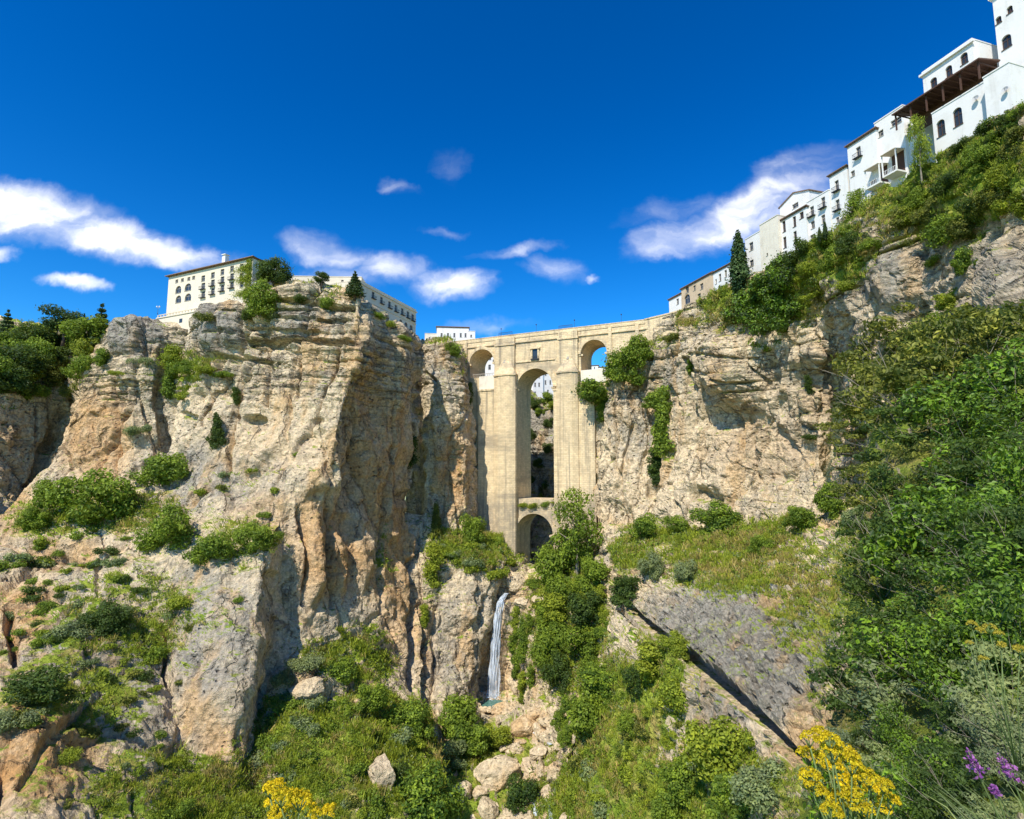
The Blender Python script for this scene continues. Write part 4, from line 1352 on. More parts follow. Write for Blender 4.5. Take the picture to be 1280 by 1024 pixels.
house('tall blank cream house front with a flat top beside the dark cypress', ROW, 949, 972, 277, 335, 2.2, 10, [(959, 318, 2, 3, 0)], 'cream', 'flat', GR)
house('white house with two grey windows between the cypress and the blank cream house', ROW, 931, 949.5, 296, 350, .5, 9,
      [(939, 308, 5, 10, 0), (939.5, 329, 5, 8, 0), (939, 347, 5, 8, 0)], 'white', 'flat', GR)
house('white two-storey house left of the dark cypress with a low roof', ROW, 891, 915, 335, 375, 0, 9, [(900, 347, 3, 9, 0), (907, 342, 3, 9, 0), (899, 362, 3, 9, 0), (908, 357, 3, 9, 0), (895, 352, 2, 6, 0)], 'white', 'tile', GR)
house('white garden house behind the dark cypress', ROW, 914, 932, 324, 368, -2, 8, [(920, 352, 3, 7, 0)], 'white', 'flat', GR)
house('brownish stone house with a long tiled roof at the end of the row', ROW, 851, 891.5, 351, 388, 0, 10,
      [(859, 362, 4, 8, 0), (859, 374, 7, 12, 1), (874, 371, 4, 8, 0), (877, 358, 4, 7, 0), (868, 360, 3, 6, 0)], 'ochre', 'tile', GR, chimney=(0.3, 4.2, .45, 1.9))
house('small white house lowest in the row nearest the bridge', ROW, 836, 851.5, 371, 395, 0, 8, [(847, 377, 3, 7, 0)], 'white', 'tile', GR)


def dish(px, py, off, r, label):
    s, z = ROW.pix(px, py, off)
    root = empty('satellite_dish', ROW.to(s, off, z), label, 'satellite dish', 'dishes on the white houses')
    m = MB()
    prev = None
    c = np.array((-.82, -.5, .28))
    c /= np.linalg.norm(c)
    a = np.cross(c, (0, 0, 1.0)); a /= np.linalg.norm(a)
    b = np.cross(a, c)
    base = c * .5
    rings = [[base + (a * math.cos(q) + b * math.sin(q)) * r * f + c * .35 * r * f * f for q in [2 * math.pi * k / 14 for k in range(14)]] for f in (.05, .5, 1.0)]
    for i in range(2):
        for k in range(14):
            m.poly([rings[i][k], rings[i][(k + 1) % 14], rings[i + 1][(k + 1) % 14], rings[i + 1][k]])
    m.poly(rings[0])
    m.build('reflector', M['dish'], root, True)
    m = MB()
    m.tube([(0, 0, 0), tuple(base)], .06)
    m.tube([tuple(base - b * r), tuple(base + c * r * .9)], .03)
    m.build('bracket', M['iron'], root)


dish(1221, 125, 5.0, .55, 'grey satellite dish on the white wall right of the arched openings')
dish(1258, 114, 7.0, .5, 'grey satellite dish on the plain corner block')

# hotel on the left cliff
HT = Frame(-139.7, 221, 42.7, -20)


def ex_hotel(fr, s0, s1, zb, zt, off, depth):
    out = []
    m = MB()
    a, b = fr.pix(197, 392, 5)[0], fr.pix(262, 392, 5)[0]
    z0, z1 = fr.pix(225, 412, 5)[1] - 3, fr.pix(225, 393.5, 5)[1]
    m.box(fr, a, b, 5, off + .01, z0, z1)
    m.box(fr, a - .3, b + .3, 5.3, off + .01, z1, z1 + .4)
    for k in range(18):
        s = a + (b - a) * k / 17
        m.box(fr, s - .12, s + .12, 4.9, 4.6, z1 + .4, z1 + 1.3)
    m.box(fr, a, b, 4.95, 4.55, z1 + 1.3, z1 + 1.5)
    out.append(m.build('terrace', M['hotel']))
    m = MB()
    for q in (226, 240):
        s, z = fr.pix(q, 401, 5)
        m.box(fr, s - .9, s + .9, 5.004, 5.05, z - .8, z + .8)
    out.append(m.build('terrace_window', M['glass']))
    rng = random.Random(4)
    V, Fc = leaf_quads(6000, None, 0)
    pts = []
    for k in range(6000):
        if rng.random() < .5:
            s = s1 - rng.random() * 3.2
            z = zb + 7 + rng.random() * (zt - zb - 7.5)
        else:
            lev = rng.choice((.42, .66, .83))
            s = s1 - 1 - abs(rng.gauss(0, 3.6))
            z = zt - (zt - zb - 6) * (1 - lev) + rng.gauss(0, .8)
        pts.append(fr.to(s, off + .1 + abs(rng.gauss(0, .5)), min(z, zt - .2)))
    V = V * .42 + np.repeat(np.array(pts), 4, axis=0)
    me = mesh_np('ivy', V, Fc, False, {'v': np.random.RandomState(3).rand(len(Fc))})
    o = link('ivy', me, M['lime'])
    out.append(o)
    return out


def leaf_quads(n, dirs=None, seed=0, aspect=.62):
    """n unit leaves (bent diamonds) at the origin, facing at random or along dirs"""
    R = np.random.RandomState(seed)
    nrm = R.normal(size=(n, 3)) if dirs is None else dirs + R.normal(size=(n, 3)) * .55
    nrm /= np.linalg.norm(nrm, axis=1, keepdims=True) + 1e-9
    t = np.cross(nrm, R.normal(size=(n, 3)))
    t /= np.linalg.norm(t, axis=1, keepdims=True) + 1e-9
    b = np.cross(nrm, t) * aspect
    q = np.stack((-t, -b * .9 + t * .1 + nrm * .12, t - nrm * .15, b * .9 + t * .1 + nrm * .12), 1) * .5
    sc_ = (0.7 + R.rand(n) * .6)[:, None, None]
    return (q * sc_).reshape(-1, 3), np.arange(4 * n).reshape(n, 4)


hw = [(223, 362, 7, 9, 1), (235, 359, 8, 9, 1), (223, 374, 7, 9, 1), (235, 371.5, 8, 9, 1)]
for (x, y) in ((254, 348), (266, 344), (278, 340), (290, 336)):
    hw += [(x, y, 4.5, 7, 0), (x, y + 9.5, 4.5, 7.5, 0, 'b'), (x, y + 20, 4.5, 7.5, 0, 'b')]
for (x, y) in ((221, 351.5), (228, 350), (236, 348.5), (242, 347)):
    hw.append((x, y, 3.5, 4, 0))
hw += [(302, 333, 4.5, 6, 0), (302, 345, 4.5, 7, 0), (302, 356, 4.5, 7, 0)]
house('cream hotel with arched loggias, balconies and ivy on the left cliff', HT, 212, 316, 334, 392, 0, 15, hw, 'hotel', 'tile', None, 'hotel', 'hotel', zdrop=10, eave=1.1,
      extra=ex_hotel, chimney=(.62, 2.5, .9, 4.2))

# long public building behind the cliff edge
PD = Frame(-59, 210, 15, 40)


def ex_parador(fr, s0, s1, zb, zt, off, depth):
    m = MB()
    m.box(fr, s0 - .4, s1 + .4, off + .45, off + .004, zt - .9, zt - .3)
    z = zt - 6.6
    m.box(fr, s0, s1, off + .25, off + .005, z, z + .35)
    return [m.build('cornice', M['hotel'])]


pw = [(466.5, 369, 3.4, 8, 0, 'b')] + [(x, y, 3.2, 8, 0, 'b') for x, y in ((477, 375.5), (487, 381), (495, 385.5), (503, 389.5), (510, 393.5), (516, 397))]
pw += [(501, 404, 4, 9, 1), (507.5, 407.5, 4, 9, 1), (514, 411, 4, 9, 1)]
house('long cream building with iron balconies behind the left cliff edge', PD, 448, 520.5, 370, 420, 0, 18, pw, 'hotel', 'flat', None, 'public_building', 'building', extra=ex_parador, base_z=50)
# low pale wing and terrace wall on top of the left cliff
WG = Frame(*P(360, 352, 214)[:2], 24, 1)
house('low pale wing with a flat roof on top of the left cliff', WG, 358, 452, 347, 362, 0, 10, [(428, 352, 3, 4, 0)], 'hotel', 'flat', None, 'building_wing', 'building', base_z=54)
TW = Frame(*P(316, 362, 203)[:2], 30, -7)


def terrace_wall():
    s0, s1 = TW.pix(316, 362)[0], TW.pix(372, 356)[0]
    za, zb_ = TW.pix(316, 362)[1], TW.pix(372, 350)[1]
    root = empty('terrace_wall', TW.to((s0 + s1) / 2, 0, 54), 'low grey stone terrace wall between the round tree and the pale wing', 'wall')
    m = MB()
    m.hexa([TW.to(s0, 0, 52), TW.to(s1, 0, 52), TW.to(s1, -.8, 52), TW.to(s0, -.8, 52)], [TW.to(s0, 0, za), TW.to(s1, 0, zb_), TW.to(s1, -.8, zb_), TW.to(s0, -.8, za)])
    c = MB()
    c.hexa([TW.to(s0, .15, za), TW.to(s1, .15, zb_), TW.to(s1, -.95, zb_), TW.to(s0, -.95, za)], [TW.to(s0, .15, za + .3), TW.to(s1, .15, zb_ + .3), TW.to(s1, -.95, zb_ + .3), TW.to(s0, -.95, za + .3)])
    adopt(root, [m.build('wall', M['masonry']), c.build('coping', M['masonry'])])


terrace_wall()
for (px, py, yd, lab) in ((317, 364, 201, 'white globe street lamp by the ivy end of the hotel'), (351, 356, 199, 'white globe street lamp right of the round dark tree'), (197, 393, 215, 'white globe street lamp at the left end of the hotel terrace')):
    p = P(px, py, yd)
    street_lamp(tuple(p), 2.8, lab, 'globe lamps on the cliff top', 2)

# white buildings behind the left end of the bridge, in the arch and beyond
BK = Frame(*P(560, 410, 285)[:2], 20, 2)
house('white building with a tiled hip roof behind the left end of the bridge', BK, 546, 586, 409, 430, 0, 12, [(x, 419, 2.4, 5, 0) for x in (552, 560, 568, 576, 582)], 'white', 'tile', None, base_z=56)
house('lower white building left of the hip-roofed one behind the bridge', BK, 531, 547, 418, 432, -2, 10, [(537, 423, 2, 3, 0)], 'cream', 'flat', None, base_z=56)
house('small white annexe at the right foot of the hip-roofed building behind the bridge', BK, 585, 594, 415, 430, 1, 9, [(589, 420, 2, 3, 0)], 'white', 'flat', None, base_z=56)
AR = Frame(*P(608, 450, 320)[:2], 20, -3)
house('white house with dark windows seen through the left arch', AR, 602, 634, 438, 470, 0, 10, [(612.5, 447, 3, 6, 0), (612, 459, 3, 6, 0), (606, 452, 2.4, 5, 0), (617, 452, 2.4, 5, 0)], 'white', 'tile', None, base_z=48)
CT = Frame(*P(680, 480, 345)[:2], 20, 4)
for i, (a, b, top, off, lab, ws) in enumerate((
        (652, 667, 470, 0, 'white house at the left in the view through the tall arch', [(657, 478, 2, 4), (662, 478, 2, 4), (657, 488, 2, 4), (662, 488, 2, 4)]),
        (666.5, 679, 462, 2, 'tall white house in the middle of the view through the tall arch', [(669, 470, 2, 5), (674, 470, 2, 5), (669, 481, 2, 5), (674, 481, 2, 5), (669, 492, 2, 5)]),
        (678.5, 696, 459, 1, 'white house at the right in the view through the tall arch', [(682, 467, 2, 5), (688, 467, 2, 5), (682, 478, 2, 5), (688, 478, 2, 5), (685, 490, 2, 5)]))):
    house(lab, CT, a, b, top, 500, off, 10, [(*w, 0) for w in ws], 'white', 'tile', 'white houses seen through the tall arch', base_z=30)
FR = Frame(*P(742, 460, 420)[:2], 20, -5)
for i, (a, b, top, lab) in enumerate(((730, 738, 459.5, 'tiny far white house left in the right arch'), (738.2, 748, 457, 'tiny far white house in the middle of the right arch'), (748.2, 757, 459, 'tiny far white house at the right in the right arch'))):
    house(lab, FR, a, b, top, 470, 0, 8, [((a + b) / 2, top + 3, 1.6, 2, 0)], 'white', 'tile', 'far houses seen through the right arch', base_z=56)

#PART3
# ------------------------------------------------------------------ plants
_RS = np.random.RandomState(11)
BUSH_CACHE = {}


def lumps_for(shape, rs):
    L = []
    if shape == 'round':
        sk = 1 + .5 * rs.rand()
        for k in range(17):
            a, r = rs.rand() * 6.28, rs.rand() ** .6 * .78
            w = .18 + rs.rand() ** 2 * .34
            L.append((math.cos(a) * r * sk, math.sin(a) * r / sk, .28 + rs.rand() * (1.4 - .7 * r), w, w * (.8 + .4 * rs.rand()), w * (.65 + .5 * rs.rand())))
    elif shape == 'low':
        for k in range(10):
            a, r = rs.rand() * 6.28, rs.rand() ** .5 * .75
            L.append((math.cos(a) * r, math.sin(a) * r, .12 + rs.rand() * .35, .34 + rs.rand() * .18, .34 + rs.rand() * .18, .2 + rs.rand() * .18))
    elif shape == 'tall':
        for k in range(13):
            h = k / 12
            a, r = rs.rand() * 6.28, (1 - h * .6) * .33 * rs.rand()
            w = .42 * (1 - .55 * h)
            L.append((math.cos(a) * r, math.sin(a) * r, .25 + h * 1.75, w, w, .26 + rs.rand() * .12))
    elif shape == 'tree':
        for k in range(18):
            a, r = rs.rand() * 6.28, rs.rand() ** .5 * .72
            z = .75 + rs.rand() * .95
            r *= 1.0 - abs(z - 1.15) * .5
            L.append((math.cos(a) * r, math.sin(a) * r, z, .26 + rs.rand() * .18, .26 + rs.rand() * .18, .2 + rs.rand() * .16))
    elif shape == 'airy':
        for k in range(46):
            a, r = rs.rand() * 6.28, rs.rand() ** .5 * .62
            z = .4 + rs.rand() * 1.7
            r *= 1.05 - abs(z - 1.1) * .45
            L.append((math.cos(a) * r, math.sin(a) * r, z, .17 + rs.rand() * .16, .17 + rs.rand() * .16, .14 + rs.rand() * .14))
    elif shape == 'spray':
        for k in range(26):
            a, r = rs.rand() * 6.28, rs.rand() ** .5 * .9
            L.append((math.cos(a) * r, math.sin(a) * r, .1 + rs.rand() * 1.25, .2 + rs.rand() * .16, .2 + rs.rand() * .16, .08 + rs.rand() * .09))
    elif shape == 'hang':
        for k in range(12):
            h = k / 11
            L.append(((rs.rand() - .5) * .5, (rs.rand() - .5) * .3, 1.9 - h * 1.9, .34, .3, .26))
    elif shape == 'cypress':
        for k in range(16):
            h = k / 15
            w = .30 * (1.0 - .75 * h ** 2.2) * (.55 + .45 * min(1, h * 5))
            L.append(((rs.rand() - .5) * .06, (rs.rand() - .5) * .06, .12 + h * 1.8, w, w, .16))
    elif shape == 'pine':
        for k in range(9):
            a, r = rs.rand() * 6.28, rs.rand() * .5
            L.append((math.cos(a) * r, math.sin(a) * r, .95 + rs.rand() * .75, .36 + rs.rand() * .16, .36 + rs.rand() * .16, .2 + rs.rand() * .09))
    elif shape == 'fir':
        for k in range(9):
            h = k / 8
            w = .52 * (1 - h) + .05
            for q in range(5):
                a = q * 1.257 + k
                L.append((math.cos(a) * w * .6, math.sin(a) * w * .6, .3 + h * 1.65 - .05, w * .5, w * .5, .07))
    return L


def crown_mesh(shape, n, leaf, seed, mat, aspect=.62):
    key = (shape, n, leaf, seed, mat, aspect)
    if key in BUSH_CACHE:
        return BUSH_CACHE[key]
    rs = np.random.RandomState(seed * 7 + 5)
    L = np.array(lumps_for(shape, rs))
    w = L[:, 3] * L[:, 5]
    li = rs.choice(len(L), n, p=w / w.sum())
    d = rs.normal(size=(n, 3))
    d /= np.linalg.norm(d, axis=1, keepdims=True)
    rad = np.clip(1 - np.abs(rs.normal(0, .26, n)), .1, 1) * (1 + .22 * fbm(d * 2.2 + li[:, None] * 3.1, 2, seed)) * (1 + (rs.rand(n) < .12) * rs.rand(n) * .55)
    c = L[li, :3] + d * L[li, 3:] * rad[:, None]
    V, Fc = leaf_quads(n, d * .9 + np.array((0, 0, .35)), seed, aspect)
    V = V * leaf + np.repeat(c, 4, axis=0)
    tone = np.clip(.42 + .42 * fbm(c * 3.3, 2, seed + 4) * 1.7 + (rs.rand(n) - .5) * .75 + .12 * (L[li, 2] - L[:, 2].mean()), 0, 1)  # clumped tone and paler tops paint shade gaps and light into the leaves
    me = mesh_np(shape + '_leaves', V, Fc, False, {'v': tone})
    me.materials.append(M[mat])
    BUSH_CACHE[key] = me
    return me


def depth_of(p):
    return p[1] * CP + p[2] * SP


SHAPE_N = dict(round=(5200, .115), low=(3600, .105), tall=(4200, .11), tree=(6500, .095), airy=(4200, .085), spray=(4200, .12), hang=(3600, .11),
               cypress=(3600, .09), pine=(3400, .11), fir=(3000, .11))
_bn = [0]


def bush(px, py, r, shape, mat, label, group=None, at=None, name='bush', cat='bush', squash=1.0, sink=.12, n=None, leaf=None):
    """a bush whose middle shows at px, py with radius r photo pixels; it stands on the terrain seen there"""
    _bn[0] += 1
    if at is None:
        h = hit(px, py + r * (.62 if shape not in ('tall', 'hang', 'airy') else .9))
        if h is None:
            h = hit(px, py)
        if h is None:
            return None
        loc = h[0]
    else:
        loc = Vector(P(px, py + r * .6, at))
    s = r * depth_of(loc) / F
    nn, lf = SHAPE_N[shape]
    me = crown_mesh(shape, n or nn, leaf or lf, _bn[0] % 5 if n is None else _bn[0] % 3, mat)
    o = link(name, me)
    o.location = loc - Vector((0, 0, s * sink))
    g = random.Random(_bn[0])
    o.scale = (s * g.uniform(.85, 1.2), s * g.uniform(.85, 1.2), s * squash * g.uniform(.8, 1.15))
    o.rotation_euler = (g.uniform(-.12, .12), g.uniform(-.12, .12), g.random() * 6.28)
    return tag(o, label, cat, group)


SCRUB = {}


def scrub(px, py, r, mat):
    """one of the countless small shrubs; they end up in one mesh per leaf colour"""
    _bn[0] += 1
    h = hit(px, py + r * .6)
    if h is None:
        return
    s = r * depth_of(h[0]) / F
    me = crown_mesh('low', 800, .20, _bn[0] % 5, mat)
    co = np.empty(len(me.vertices) * 3, np.float32)
    me.vertices.foreach_get('co', co)
    tone = np.empty(len(me.polygons), np.float32)
    me.attributes['v'].data.foreach_get('value', tone)
    g = random.Random(_bn[0])
    a = g.random() * 6.28
    R3 = np.array(((math.cos(a), -math.sin(a), 0), (math.sin(a), math.cos(a), 0), (0, 0, g.uniform(.8, 1.3))))
    SCRUB.setdefault(mat, []).append((co.reshape(-1, 3) @ R3.T * s + np.array(h[0]) - (0, 0, s * .12), tone))


def build_scrub():
    for mat, L in SCRUB.items():
        V = np.concatenate([v for v, _ in L])
        me = mesh_np('undergrowth', V, np.arange(len(V)).reshape(-1, 4), False, {'v': np.concatenate([t for _, t in L])})
        tag(link('undergrowth', me, M[mat]), kind='stuff')


def tree(px, py, hpx, shape, mat, label, group=None, at=None, width=1.0, trunk_mat='bark', limbs=6, cat='tree', name='tree', n=None, leaf=None):
    """a tree whose foot is at px, py and whose top is hpx photo pixels higher"""
    _bn[0] += 1
    if at is None:
        h = hit(px, py)
        loc = h[0] if h else Vector(P(px, py, 200))
    else:
        loc = Vector(P(px, py, at))
    H = hpx * depth_of(loc) / F
    s = H / 2.0
    root = empty(name, loc - Vector((0, 0, .3)), label, cat, group)
    root.scale = (s * width, s * width, s)
    root.rotation_euler = (0, 0, random.Random(_bn[0]).random() * 6.28)
    nn, lf = SHAPE_N[shape]
    me = crown_mesh(shape, n or nn, leaf or lf, _bn[0] % 3, mat)
    link('crown', me, None, root)
    key = ('trunk', shape, trunk_mat)
    if key not in BUSH_CACHE:
        m = MB()
        rs = random.Random(9)
        top = {'tree': 1.25, 'airy': 1.7, 'cypress': 1.7, 'pine': 1.4, 'fir': 1.85}.get(shape, 1.3)
        m.tube([(0, 0, -.15), (.01, .01, .3), (-.02, .02, top * .6), (.02, 0, top)], [.075, .055, .038, .012], 7)
        if shape in ('tree', 'airy', 'pine'):
            for k in range(limbs):
                a = k * 2.4
                z = top * (.42 + .07 * k)
                r = .45 + rs.random() * .25
                m.tube([(0, 0, z), (math.cos(a) * r * .5, math.sin(a) * r * .5, z + .22), (math.cos(a) * r, math.sin(a) * r, z + .38)], [.03, .02, .006], 5)
        o = m.build('trunk', M[trunk_mat], root, True)
        BUSH_CACHE[key] = o.data
    else:
        link('trunk', BUSH_CACHE[key], None, root)
    return root


# trees on the skyline, upper left
rs_ = random.Random(5)
GT = 'trees on the far left slope'
tree(6, 432, 48, 'fir', 'pine', 'thin dark conifer at the far left edge of the skyline', GT, at=222, cat='tree')
tree(78, 432, 52, 'pine', 'pine', 'dark flat-topped pine standing highest above the left slope', GT, at=220, width=1.25, leaf=.1)
tree(123, 440, 64, 'fir', 'pine', 'pointed dark conifer just left of the holed rock', GT, at=214, width=1.1)
tree(40, 440, 38, 'tree', 'dark', 'round dark tree left of the flat-topped pine', GT, at=218, width=1.4)
tree(108, 445, 50, 'tree', 'mid', 'green broadleaf tree between the pine and the pointed conifer', GT, at=211, width=1.3)
for k, (x, y, r, mt) in enumerate(((8, 450, 30, 'dark'), (45, 448, 26, 'mid'), (78, 450, 24, 'dark'), (20, 425, 22, 'mid'), (62, 470, 20, 'olive'), (100, 462, 20, 'mid'), (10, 480, 26, 'dark'), (112, 440, 18, 'lime'),
                                   (130, 450, 14, 'mid'), (92, 488, 14, 'olive'), (40, 490, 16, 'mid'), (-2, 470, 22, 'mid'), (66, 430, 18, 'dark'), (30, 468, 18, 'lime'), (55, 428, 20, 'mid'), (92, 430, 18, 'mid'))):
    bush(x, y, r, 'round', mt, 'bush in the dense green belt under the pines on the far left slope', 'bushes under the left pines')
# cliff-top planting left
tree(341, 366, 48, 'tree', 'dark', 'round dark green tree at the ivy end of the hotel', None, at=198, width=1.02)
tree(402, 358, 20, 'tree', 'dark', 'small round tree on the cliff top in front of the pale wing', None, at=190, width=1.1)
tree(443, 372, 36, 'fir', 'pine', 'small dark conifer at the corner of the long cream building', None, at=184, width=1.35)
bush(330, 380, 24, 'round', 'mid', 'bright green bush hanging over the cliff top below the round tree')
bush(312, 392, 14, 'round', 'dark', 'dark bush in the crack right of the banded grey block')
bush(339, 392, 13, 'low', 'grey', 'pale grey-green shrub under the bright bush on the cliff top')
bush(412, 372, 16, 'low', 'mid', 'green shrub trailing over the upper rim of the left cliff')
bush(378, 368, 12, 'low', 'dark', 'dark low shrub on the left cliff rim below the pale wing')
bush(470, 388, 12, 'low', 'mid', 'shrub on the rim below the left end of the long cream building')
bush(486, 400, 12, 'low', 'lime', 'yellow-green shrub on the sloping rim below the long cream building')
bush(505, 418, 11, 'low', 'mid', 'shrub on the rim below the right end of the long cream building')
bush(258, 392, 14, 'low', 'olive', 'olive shrub on top of the banded grey block')
# left cliff face and ledges
bush(216, 452, 18, 'round', 'lime', 'bright green shrub at the head of the gully left of the grey block')
bush(213, 480, 20, 'tall', 'mid', 'tall bright green shrub filling the gully below the grey block')
bush(236, 452, 18, 'low', 'mid', 'low shrub on the ledge below the banded grey block')
bush(176, 446, 14, 'low', 'grey', 'grey-green cactus clump on the ledge right of the holed rock')
bush(173, 532, 15, 'low', 'grey', 'pale green cactus clump hanging in the middle of the orange left wall')
bush(258, 455, 15, 'low', 'lime', 'yellow-green grass clump under the banded grey block')
bush(282, 462, 12, 'low', 'mid', 'small green shrub at the right end of the ledge under the banded grey block')
bush(205, 440, 14, 'low', 'mid', 'shrub at the top of the gully left of the banded grey block')
bush(148, 462, 11, 'low', 'lime', 'yellow-green shrub on the step below the holed rock')
bush(230, 492, 15, 'round', 'lime', 'bright shrub low in the gully below the banded grey block')
bush(270, 543, 19, 'tall', 'dark', 'dark narrow bush in a notch of the lit left cliff')
bush(296, 492, 13, 'hang', 'dark', 'dark ivy hanging in the vertical crack of the left cliff', name='ivy', cat='ivy')
bush(196, 590, 30, 'round', 'mid', 'rounded green bush at the foot of the gully on the left cliff')
bush(120, 632, 46, 'round', 'mid', 'broad dark green bush, the largest on the left ledge')
bush(75, 625, 26, 'round', 'mid', 'green bush left of the largest bush on the left ledge')
bush(40, 650, 22, 'round', 'mid', 'rounded bush above the dark overhang at the far left')
bush(205, 668, 33, 'round', 'mid', 'upright green bush in the middle of the grey left slope')
bush(258, 686, 31, 'round', 'mid', 'wide green bush right of the upright bush on the grey slope')
bush(318, 680, 23, 'round', 'mid', 'green bush at the right edge of the grey slope')
bush(338, 665, 16, 'low', 'mid', 'small green bush at the lip of the shaded overhang')
bush(228, 742, 24, 'low', 'lime', 'flat yellow-green bush across the grey prow')
bush(136, 772, 26, 'round', 'dark', 'dark bush in the gully left of the grey prow')
bush(88, 775, 22, 'low', 'grey', 'grey-green cactus clump on the lower left rocks')
bush(45, 862, 36, 'round', 'dark', 'big dark bush low at the left picture edge')
bush(12, 890, 26, 'low', 'grey', 'pale cactus clump by the big dark bush at the left edge')
bush(84, 936, 17, 'low', 'lime', 'small yellow-green bush on the orange rock, bottom left')
bush(185, 820, 14, 'low', 'lime', 'small yellow-green herb on the left flank of the grey prow')
bush(100, 905, 14, 'low', 'olive', 'olive herb right of the big dark bush')
for (x, y, r, mt) in ((25, 690, 16, 'grey'), (8, 700, 18, 'mid'), (60, 700, 14, 'grey'), (100, 750, 14, 'grey'), (60, 790, 14, 'grey'), (150, 720, 10, 'mid'), (170, 840, 10, 'olive'), (195, 855, 10, 'lime'),
                      (160, 870, 11, 'olive'), (330, 640, 9, 'mid'), (282, 590, 9, 'grey'), (316, 585, 8, 'lime'), (370, 565, 8, 'mid'), (215, 765, 11, 'grey'), (240, 780, 9, 'olive'), (150, 905, 10, 'olive'), (195, 930, 9, 'mid'), (225, 850, 8, 'olive'),
                      (175, 790, 9, 'olive'), (300, 745, 9, 'mid'), (120, 700, 10, 'mid'), (345, 610, 8, 'lime'), (250, 612, 9, 'lime'), (275, 606, 8, 'olive')):
    scrub(x, y, r, mt)
# shaded flank, rock tower, foot of the bridge
bush(512, 560, 20, 'hang', 'dark', 'dark ivy in the shaded cleft beside the rock tower', name='ivy', cat='ivy')
bush(566, 440, 10, 'round', 'mid', 'green bush on the top of the rock tower beside the bridge')
bush(588, 492, 11, 'hang', 'dark', 'dark shrub hanging between the rock tower and the bridge pier')
bush(563, 428, 10, 'low', 'olive', 'olive shrub crowning the rock tower')
bush(545, 655, 20, 'tall', 'olive', 'olive shrub at the foot of the rock tower')
bush(590, 664, 22, 'round', 'mid', 'rounded green bush at the left foot of the bridge')
bush(540, 705, 24, 'hang', 'lime', 'yellow-green shrub cascading down the cleft above the bluff')
bush(530, 770, 14, 'hang', 'lime', 'lower tip of yellow-green growth on the bluff')
tree(722, 720, 100, 'airy', 'mid', 'tall airy tree standing in front of the right bridge pier', None, width=.85, trunk_mat='pale_bark', n=4200)
for (x, y, r, mt, sh, lab) in ((700, 705, 32, 'mid', 'round', 'rounded bush below the bottom arch of the bridge'), (672, 722, 14, 'mid', 'low', 'small bush at the lip right of the waterfall'),
                               (745, 720, 26, 'mid', 'round', 'green bush right of the tall airy tree'), (778, 742, 26, 'dark', 'round', 'dark bush at the upper end of the water channel'),
                               (700, 765, 30, 'lime', 'round', 'yellow-green bush right of the waterfall head'), (655, 805, 22, 'mid', 'tall', 'green growth on the wet wall right of the waterfall'),
                               (690, 815, 30, 'mid', 'round', 'broad green bush right of the waterfall'), (735, 802, 30, 'mid', 'round', 'broad bush in the middle of the thicket right of the falls'),
                               (742, 765, 24, 'dark', 'round', 'dark bush above the thicket right of the falls'), (732, 892, 34, 'mid', 'round', 'rounded bright bush above the right bank of the stream'),
                               (700, 845, 24, 'dark', 'round', 'darker bush below the broad bush right of the waterfall'), (760, 850, 26, 'mid', 'round', 'bush at the right end of the thicket below the rock face')):
    bush(x, y, r, sh, mt, lab, 'thicket right of the waterfall')
for k in range(26):
    y = 735 + rs_.random() * 190
    x = 655 + (y - 735) * .22 + rs_.random() * (105 - (y - 735) * .2)
    bush(x, y, 11 + rs_.random() * 9, 'round', rs_.choice(('mid', 'mid', 'lime', 'lime', 'mid')), 'bush in the dense thicket between the waterfall and the water channel', 'bushes filling the thicket')
for (x, y, r, mt) in ((1238, 152, 16, 'dark'), (1262, 138, 18, 'dark'), (1284, 126, 18, 'mid'), (1215, 168, 14, 'dark'), (1250, 165, 16, 'mid'), (1276, 158, 18, 'olive')):
    bush(x, y, r, 'low', mt, 'dark shrub along the footing of the white corner block', 'shrubs at the corner block')
for (x, y, r, mt) in ((655, 627, 9, 'lime'), (668, 628, 10, 'lime'), (681, 627, 9, 'mid'), (690, 626, 7, 'lime')):
    bush(x, y, r, 'low', mt, 'yellow-green shrub on the sill of the tall arch above the bottom arch', 'shrubs on the arch sill', at=240.5 - (x - 668) * .16)
for k in range(40):
    scrub(rs_.uniform(-5, 160), rs_.uniform(630, 830), 5 + rs_.random() * 8, rs_.choice(('grey', 'mid', 'dark', 'mid', 'lime')))
for k in range(34):
    scrub(rs_.uniform(-5, 200), rs_.uniform(690, 1010), 6 + rs_.random() * 9, rs_.choice(('grey', 'mid', 'dark', 'olive', 'grey')))
for k in range(30):
    scrub(rs_.uniform(740, 980), rs_.uniform(900, 1020), 8 + rs_.random() * 11, rs_.choice(('lime', 'mid', 'lime', 'grey')))
for k in range(22):
    scrub(rs_.uniform(545, 645), rs_.uniform(662, 716), 6 + rs_.random() * 8, rs_.choice(('lime', 'grey', 'mid', 'lime')))
for (x, y, r, mt) in ((644, 775, 13, 'lime'), (642, 800, 15, 'mid'), (646, 830, 16, 'mid'), (652, 858, 15, 'lime'), (660, 780, 14, 'mid'), (664, 845, 15, 'mid')):
    bush(x, y, r, 'hang', mt, 'fern growth on the wet wall beside the waterfall', 'ferns beside the waterfall')
for (x, y, r, mt) in ((657, 500, 9, 'mid'), (668, 507, 9, 'dark'), (684, 498, 10, 'mid'), (690, 508, 9, 'lime'), (676, 515, 8, 'mid'), (664, 545, 7, 'dark'), (686, 560, 9, 'dark'), (672, 580, 8, 'dark'), (688, 530, 8, 'dark'), (662, 600, 8, 'dark'), (682, 610, 9, 'dark')):  # low dark ones are added to darken the wall in place of shade
    bush(x, y, r, 'round', mt, 'bush on the far gorge wall, the low dark ones added as shade, seen through the tall arch', 'bushes behind the tall arch')
